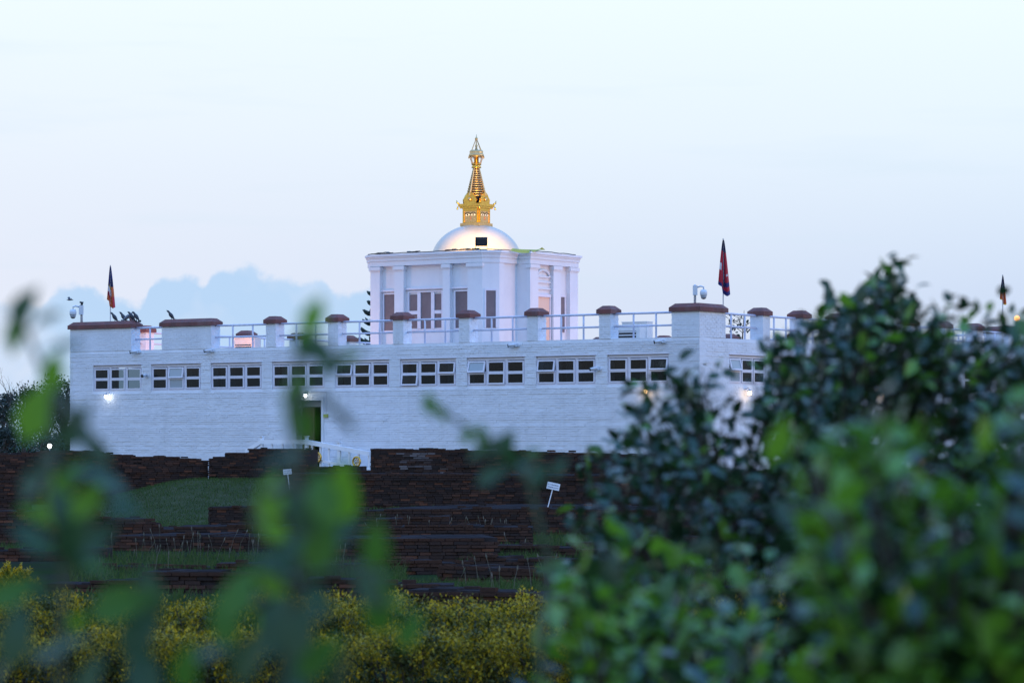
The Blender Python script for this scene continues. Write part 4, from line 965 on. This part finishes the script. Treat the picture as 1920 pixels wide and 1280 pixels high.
# trees beyond the temple
def tree(px, d, top_py, crown_w, label, n=2600, trunk=.22, leafs='fartree', size=.30, low=.25, group='trees beyond the temple', seed=1):
    rnd = random.Random(seed); X = (px - 960) / F * d; H = zof(top_py, d); r = empty('tree', (X, d, 0)); tag(r, label, 'tree', group)
    tr = MB().tube([(0, 0, 0), (.1, 0, H * .3), (.0, .1, H * .6), (.05, 0, H * .85)], [trunk, trunk * .8, trunk * .5, trunk * .15], 8)
    cl = []
    for k in range(26):
        t = rnd.uniform(low, 1); a = rnd.uniform(0, 6.28); rr = crown_w / 2 * math.sqrt(max(0.03, 1 - ((t - .55) / .5) ** 2)) * rnd.uniform(.3, .95)
        c = Vector((rr * math.cos(a), rr * math.sin(a), H * t * .97)); cl.append(c)
        tr.tube([(0, 0, H * max(.15, t - .3)), (c.x * .5, c.y * .5, H * (t - .1)), c], [trunk * .3, trunk * .2, .02], 5, False)
    tr.build('trunk', M['bark'], r, True)
    c_ = np.array(cl)[rng.integers(0, len(cl), n)]; pos = c_ + rng.normal(size=(n, 3)) * np.array((crown_w * .085, crown_w * .085, H * .045)); pos[:, 2] = np.minimum(pos[:, 2], H)
    link('crown', leaves_mesh('crown', pos, rng.uniform(size * .5, size, n), frames(n), True), M[leafs], r)
tree(86, 165, 705, 3.4, 'rounded dark tree just left of the temple', 5200, seed=3, size=.24)
tree(122, 150, 716, 2.6, 'dark tree half hidden behind the left corner of the temple', 3600, seed=4, size=.22)
tree(48, 175, 735, 3.0, 'smaller dark tree left of the rounded one', 3000, seed=5, size=.24)
tree(8, 140, 780, 2.6, 'dark bushy tree at the left edge above the ruined wall', 4200, low=.1, seed=6, size=.2)
tree(-60, 160, 720, 5, 'broad dark tree beyond the left edge of the picture', 4000, seed=7)
tree(5, 185, 742, 3.4, 'hazy tree standing below the bare one', 3000, seed=8)
tree(75, 135, 818, 2.4, 'low green shrub with a lamp before it, left of the temple', 4000, low=.05, seed=9, leafs='leaf', size=.16)
tree(110, 136, 816, 1.8, 'low green shrub touching the left corner of the temple', 3200, low=.05, seed=10, leafs='leaf', size=.16)
tree(45, 134, 822, 1.6, 'low green shrub left of the lamp', 2600, low=.05, seed=12, leafs='leaf', size=.16)
for k, (px, d, ty, cw_) in enumerate(((1990, 150, 640, 8), (2140, 165, 600, 9), (-210, 170, 690, 7))): tree(px, d, ty, cw_, ['tall tree just outside the right edge', 'broad tree further outside the right edge', 'broad tree further outside the left edge'][k], 3000, seed=20 + k)
# bare tree
rnd = random.Random(4); d = 170; r = empty('bare_tree', ((14 - 960) / F * d, d, 0)); tag(r, 'bare leafless tree rising at the left edge', 'tree', 'trees beyond the temple')
bt = MB(); Hb = zof(690, d)
def limb(p, dr, L_, rad, lev):
    q = p + dr * L_; m_ = p + dr * L_ * .5 + Vector((rnd.gauss(0, .04), rnd.gauss(0, .04), 0)) * L_
    bt.tube([p, m_, q], [rad, rad * .8, rad * .55], 5, False)
    if lev:
        for k in range(3 if lev > 2 else 2): limb(q if k else m_, (dr + Vector((rnd.uniform(-.75, .75), rnd.uniform(-.75, .75), rnd.uniform(.0, .35)))).normalized(), L_ * rnd.uniform(.55, .8), rad * .55, lev - 1)
limb(Vector((0, 0, 0)), Vector((.03, 0, 1)), Hb * .36, .09, 5); bt.build('trunk', M['bark'], r, True)
# shrub lamp
lp = P(93, 836, 133); r = empty('garden_lamp', (lp.x, lp.y, 0)); tag(r, 'small bright white lamp among the shrubs left of the temple', 'lamp')
MB().tube([(0, 0, 0), (0, 0, lp.z - .08)], .03, 6).build('post', M['grey'], r); MB().lathe([(.03, -.09), (.09, -.03), (.085, .05), (.02, .1)], 12, (0, 0, lp.z)).build('bulb', M['bulbwhite'], r, True)
# tiered conifer behind the tower
d = 150; r = empty('conifer_tree', ((707 - 960) / F * d, d, 0)); tag(r, 'dark tiered conifer half hidden behind the tower', 'tree')
H = zof(522, d); MB().tube([(0, 0, 0), (0, 0, H)], [.16, .03], 8).build('trunk', M['bark'], r)
cf = MB(); rnd = random.Random(8)
for k in range(13):
    z = H - .25 - k * .47; L_ = .35 + .125 * k
    for j in range(9):
        a = j * 2 * math.pi / 9 + k * .5; ca, sa = math.cos(a), math.sin(a); LL = L_ * rnd.uniform(.8, 1.1)
        pth = [(ca * LL * t, sa * LL * t, z - .12 * math.sin(t * 2.2) * LL + .32 * LL * t ** 3) for t in np.linspace(0, 1, 6)]
        cf.tube(pth, [.03, .07, .10, .11, .09, .02], 5)
cf.build('crown', M['conifer'], r, True)
# slender sapling behind the right railing
d = 135; r = empty('sapling', ((1391 - 960) / F * d, d, 0)); tag(r, 'slender leafy sapling seen through the right railing', 'tree')
H = zof(582, d); rnd = random.Random(3); st_ = MB().tube([(0, 0, 0), (0, 0, H * .8), (.1, 0, H)], [.08, .04, .01], 6); pos = []
for k in range(22):
    z = H * rnd.uniform(.72, .99); a = rnd.uniform(0, 6.28); L_ = rnd.uniform(.3, .75); e = Vector((L_ * math.cos(a), L_ * math.sin(a), z + rnd.uniform(-.1, .3))); st_.tube([(0, 0, z - .2), e], [.015, .006], 4, False)
    for q in range(7): pos.append(Vector((0, 0, z - .2)).lerp(e, rnd.uniform(.4, 1.05)) + Vector((rnd.gauss(0, .05), rnd.gauss(0, .05), rnd.gauss(0, .06))))
st_.build('trunk', M['bark'], r); pos = np.array([tuple(p) for p in pos]); link('crown', leaves_mesh('crown', pos, rng.uniform(.12, .24, len(pos)), frames(len(pos), droop=.8)), M['conifer'], r)

# ------------------------------------------------------------------ foreground bushes (right)
def inside(poly, x, y):
    c = False; j = len(poly) - 1
    for i in range(len(poly)):
        xi, yi = poly[i]; xj, yj = poly[j]
        if (yi > y) != (yj > y) and x < (xj - xi) * (y - yi) / (yj - yi) + xi: c = not c
        j = i
    return c
leaf_one = tri_mesh('leaf', LT, LF)
def bush(label, poly, d0, d1, nclus, per, size, mleaf, base, seed, thin=(), mleaf2=None, group='leafy bushes close to the camera', indiv=300, spread=.07, bright=.28, seeds=(), pale=0):
    rnd = random.Random(seed); r = empty('bush', base); tag(r, label, 'bush', group); B = Vector(base)
    xs = [p[0] for p in poly]; ys = [p[1] for p in poly]; cl = []
    cen = []
    while len(cen) < nclus // 10:
        x, y = rnd.uniform(min(xs), max(xs)), rnd.uniform(min(ys), max(ys))
        if inside(poly, x, y): cen.append((x, y, rnd.uniform(d0, d1), rnd.uniform(.6, 1.3)))
    cen += [(x, y, (d0 + d1) / 2, .7) for x, y in seeds]
    while len(cl) < nclus:
        if rnd.random() < .75:
            x, y, dc, sp_ = rnd.choice(cen); x += rnd.gauss(0, 26) * sp_; y += rnd.gauss(0, 24) * sp_; dc += rnd.gauss(0, .12)
        else:
            x, y, dc = rnd.uniform(min(xs), max(xs)), rnd.uniform(min(ys), max(ys)), rnd.uniform(d0, d1)
        if not inside(poly, x, y): continue
        if any((x - a) ** 2 / rx ** 2 + (y - b) ** 2 / ry_ ** 2 < 1 and rnd.random() < pr for a, b, rx, ry_, pr in thin): continue
        p = P(x, y, dc)
        if p.z > .03: cl.append(p)
    tw_m = MB(); cl.sort(key=lambda p: p.z); mains = []
    for k in range(9):
        t = cl[int(len(cl) * (.35 + .6 * k / 9))]; s0 = Vector((rnd.uniform(-.2, .2), rnd.uniform(-.2, .2), 0))
        m_ = (t - B) * .55 + Vector((rnd.gauss(0, .08), rnd.gauss(0, .08), .05)); e = (t - B); tw_m.tube([s0, m_, e], [.018, .012, .005], 6, False); mains += [s0.lerp(m_, .6), m_, m_.lerp(e, .5)]
    pos = []; dr = []
    for p in cl:
        q = p - B; a = min(mains, key=lambda m_: (m_ - q).length + (1 if m_.z > q.z else 0)); a = a.lerp(q, max(0, 1 - .35 / max(.01, (q - a).length)))
        dirv = (q - a).normalized() if (q - a).length > .01 else Vector((0, 0, 1)); tw_m.tube([a, a.lerp(q, .5) + Vector((0, 0, .015)), q], [.0035, .0028, .0016], 4, False)
        for k in range(per):
            t = rnd.uniform(.1, 1.1); pp_ = a.lerp(q, t) + Vector((rnd.gauss(0, 1), rnd.gauss(0, 1), rnd.gauss(0, 1))) * spread * .5
            pos.append(tuple(pp_)); dr.append(tuple(dirv * .7 + Vector((rnd.gauss(0, .8), rnd.gauss(0, .8), rnd.gauss(-.15, .6)))))
    tw_m.build('branches', M['bark'], r, True)
    n = len(pos); fr_ = frames(n, dirs=dr); sz_ = rng.uniform(size * .55, size * 1.1, n); pos = np.array(pos)
    dist = pos[:, 1] + B.y; order = np.argsort(dist - sz_ * 3); ind = order[:indiv]; rest = order[indiv:]
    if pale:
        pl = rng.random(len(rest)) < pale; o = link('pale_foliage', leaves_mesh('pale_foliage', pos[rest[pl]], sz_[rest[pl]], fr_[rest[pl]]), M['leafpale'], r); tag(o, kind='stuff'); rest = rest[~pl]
    half = rng.random(len(rest)) < (bright if mleaf2 else 0)
    o = link('foliage', leaves_mesh('foliage', pos[rest[~half]], sz_[rest[~half]], fr_[rest[~half]]), M[mleaf], r); tag(o, kind='stuff')
    if mleaf2: o = link('bright_foliage', leaves_mesh('bright_foliage', pos[rest[half]], sz_[rest[half]], fr_[rest[half]]), M[mleaf2], r); tag(o, kind='stuff')
    me = leaf_one.copy(); me.materials.append(M[mleaf2 or mleaf])
    me2 = leaf_one.copy(); me2.materials.append(M[mleaf])
    for k, i in enumerate(ind):
        o = bpy.data.objects.new('leaf', me if k % 3 == 0 else me2); COL.objects.link(o); o.parent = r
        o.matrix_local = Matrix.Translation(Vector(pos[i])) @ Matrix(np.array(fr_[i]).T.tolist()).to_4x4() @ Matrix.Scale(sz_[i], 4)
    return r
dark_poly = [(1065, 1010), (1082, 905), (1105, 862), (1150, 815), (1165, 745), (1200, 715), (1290, 690), (1345, 705), (1430, 680), (1450, 640), (1500, 615), (1520, 580), (1600, 568), (1640, 560), (1655, 512), (1670, 492), (1688, 522), (1700, 562), (1760, 575), (1800, 562), (1880, 572), (1920, 555), (2150, 540), (2300, 700), (2300, 1500), (1250, 1500), (1150, 1290), (1080, 1130)]
bush('tall dark glossy bush covering the right end of the temple', dark_poly, 7.6, 10.2, 1650, 14, .057, 'leaf', (1.1, 9.7, 0), 31,
     thin=((1400, 800, 100, 65, .6), (1330, 850, 80, 45, .55), (1250, 800, 70, 50, .4), (1180, 960, 120, 80, .45), (1230, 1060, 120, 60, .5), (1850, 800, 60, 70, .5), (1330, 1120, 160, 80, .6), (1660, 760, 40, 40, .6)), mleaf2='leafbright', spread=.05, bright=.10, seeds=[(1668, 535), (1660, 555), (1640, 580), (1690, 580), (1560, 605), (1600, 600), (1490, 655), (1470, 700), (1210, 745), (1280, 725), (1190, 775)])
near_poly = [(1500, 800), (1560, 775), (1640, 790), (1720, 770), (1760, 850), (1860, 800), (1920, 770), (2150, 760), (2250, 1500), (1350, 1500), (1330, 1260), (1480, 1180), (1530, 1000), (1500, 900)]
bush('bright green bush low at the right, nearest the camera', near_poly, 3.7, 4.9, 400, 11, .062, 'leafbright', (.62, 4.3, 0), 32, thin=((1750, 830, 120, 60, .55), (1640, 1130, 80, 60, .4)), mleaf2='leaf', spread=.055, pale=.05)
low_poly = [(1040, 1090), (1100, 1020), (1180, 1010), (1240, 1050), (1330, 1020), (1370, 1080), (1450, 1110), (1470, 1200), (1560, 1250), (1560, 1500), (960, 1500), (980, 1230), (1040, 1180)]
bush('low green bush between the golden hedge and the tall dark bush', low_poly, 5.2, 6.4, 190, 11, .068, 'leafbright', (.32, 6.2, 0), 33, mleaf2='leaf', spread=.05, thin=((1290, 1150, 120, 60, .5), (1120, 1180, 60, 50, .5)))

# ------------------------------------------------------------------ blurred sprays close to the lens (left and middle)
def spray(label, d, stems, leaves, seed, extra=True):
    rnd = random.Random(seed); base = P(stems[0][0][0], 1700, d); base.z = 0; r = empty('leafy_spray', base); tag(r, label, 'plant', 'leafy sprays right before the lens')
    for s in stems:
        sm = MB()
        pts_ = [base * 0 + (P(x, y, d + rnd.uniform(-.04, .04)) - base) for x, y in s]
        if s is stems[0]: pts_ = [Vector((0, 0, 0))] + pts_
        pts_ = pts_; sm.tube(pts_, [.006 if i == 0 else max(.0022, .0058 - .0006 * i) for i in range(len(pts_))], 6, False); sm.build('stem', M['stem'], r, True)
    leaves = list(leaves)
    for s in (stems if extra else []):
        for (xa, ya), (xb, yb) in zip(s[:-1], s[1:]):
            L0 = math.hypot(xb - xa, yb - ya); k = 0
            while k * 60 < L0:
                t = k * 60 / L0; sd = 1 if k % 2 else -1; a = math.degrees(math.atan2(-(yb - ya), xb - xa)) + sd * rnd.uniform(35, 75); l_ = rnd.uniform(55, 105)
                x, y = xa + (xb - xa) * t, ya + (yb - ya) * t
                if y > 930: leaves.append((x + math.cos(R(a)) * l_ * .6, y - math.sin(R(a)) * l_ * .6, l_, a, rnd.choice('gdddl'), rnd.uniform(0, .8)))
                k += 1
    mes = {}
    for k in ('leafnear', 'leafnear2', 'leafnear3'):
        mes[k] = leaf_one.copy(); mes[k].materials.append(M[k])
    for (x, y, L_, ang, kind, flat) in leaves:
        flat = min(flat, .7) * .95; L_ *= .86
        dd = d + rnd.uniform(-.12, .12); s = L_ / F * dd; a = R(ang)
        y_ = Vector((math.cos(a), rnd.uniform(-.35, .35), math.sin(a))).normalized()
        nrm = Vector((rnd.uniform(-.3, .3), -1 + flat, .25 + flat * 1.1)); x_ = y_.cross(nrm).normalized(); z_ = x_.cross(y_)
        c = P(x, y, dd) - base - y_ * s * .5
        o = bpy.data.objects.new('leaf', mes[{'g': 'leafnear', 'd': 'leafnear2', 'l': 'leafnear3'}[kind]]); COL.objects.link(o); o.parent = r
        m3 = Matrix((x_, y_, z_)).transposed().to_4x4(); o.matrix_local = Matrix.Translation(c) @ m3 @ Matrix.Scale(s, 4)
spray('blurred leafy spray at the far left close to the lens', 3.1, [[(110, 1300), (120, 1050), (90, 900), (100, 740), (40, 600)], [(100, 740), (150, 790), (190, 850)], [(120, 1050), (200, 920)], [(90, 900), (60, 870)]],
      [(45, 575, 110, 60, 'd', .2), (28, 630, 100, 250, 'g', .2), (85, 600, 90, 200, 'd', .6), (100, 695, 100, 80, 'l', .2), (68, 770, 150, 70, 'l', .1), (120, 650, 90, 180, 'd', .6), (140, 800, 130, 60, 'd', .2), (175, 840, 110, 130, 'd', .3), (75, 890, 150, 60, 'd', 1), (185, 900, 160, 150, 'd', 1), (110, 945, 150, 100, 'l', .1), (165, 940, 120, 60, 'l', .1),
       (140, 1000, 170, 95, 'd', .2), (185, 1010, 120, 50, 'd', .3), (60, 1010, 120, 140, 'd', .3), (25, 1110, 130, 30, 'g', .3), (30, 1190, 150, 80, 'd', .4), (120, 1215, 160, 30, 'd', .9), (10, 1255, 140, 60, 'd', 1), (230, 1130, 170, 20, 'g', .15), (265, 1180, 150, 60, 'd', .2), (280, 1110, 130, 100, 'd', .1), (170, 1270, 130, 70, 'd', .6), (270, 1260, 150, 100, 'd', 1)], 41)
spray('blurred leafy spray rising before the temple doorway', 2.9, [[(520, 1300), (560, 1080), (555, 900), (550, 760), (555, 660), (588, 580)], [(560, 660), (640, 680)], [(550, 760), (600, 740), (660, 800)], [(555, 900), (500, 930)], [(560, 1080), (470, 1140)], [(560, 1080), (700, 1060), (720, 1140)]],
      [(588, 590, 100, 70, 'l', .1), (575, 632, 90, 60, 'g', .2), (600, 660, 110, 320, 'd', .2), (618, 690, 90, 200, 'd', .2), (655, 668, 70, 30, 'g', .3), (556, 735, 110, 80, 'g', .1), (560, 785, 130, 110, 'g', 0), (655, 800, 70, 310, 'd', .8), (528, 865, 120, 200, 'd', .7), (510, 930, 120, 80, 'l', .3), (480, 975, 120, 100, 'd', .9), (640, 925, 160, 85, 'l', .1), (605, 930, 140, 100, 'g', .2), (560, 960, 130, 120, 'd', .2),
       (545, 1040, 170, 60, 'd', .9), (600, 1015, 150, 80, 'g', .1), (520, 1060, 120, 140, 'd', 1), (640, 1000, 120, 40, 'd', .3), (705, 1020, 120, 90, 'g', .2), (715, 1135, 140, 80, 'g', .1), (690, 1100, 110, 120, 'd', .2), (520, 1160, 170, 95, 'd', .1), (560, 1180, 150, 80, 'd', .1), (450, 1110, 140, 70, 'g', .2), (420, 1160, 130, 100, 'g', .1), (470, 1230, 150, 60, 'd', .3), (400, 1225, 130, 20, 'd', 1), (560, 1260, 150, 100, 'd', .2), (600, 1230, 140, 45, 'g', .3), (350, 1250, 120, 80, 'g', .3), (640, 1265, 130, 80, 'd', .9), (770, 1180, 100, 60, 'g', .4)], 42)
spray('blurred twig of leaves hanging before the right half of the temple wall', 4.0, [[(1010, 1300), (1030, 1050), (990, 900), (930, 835), (860, 790), (800, 750)], [(990, 900), (1000, 850)]],
      [(805, 755, 60, 100, 'g', .2), (828, 775, 50, 300, 'g', .3), (878, 815, 50, 60, 'g', .3), (905, 818, 60, 100, 'g', .2), (925, 840, 80, 200, 'd', .1), (948, 832, 80, 60, 'd', .1), (955, 850, 70, 120, 'd', 0), (895, 850, 60, 210, 'd', .3), (1000, 850, 50, 20, 'g', .5), (1010, 890, 70, 60, 'd', .3), (925, 890, 90, 30, 'd', .3), (985, 880, 80, 140, 'd', .8), (1050, 875, 60, 60, 'd', .4)], 43, False)

print('objects', len(bpy.data.objects), 'tris', sum(len(m.polygons) for m in bpy.data.meshes))
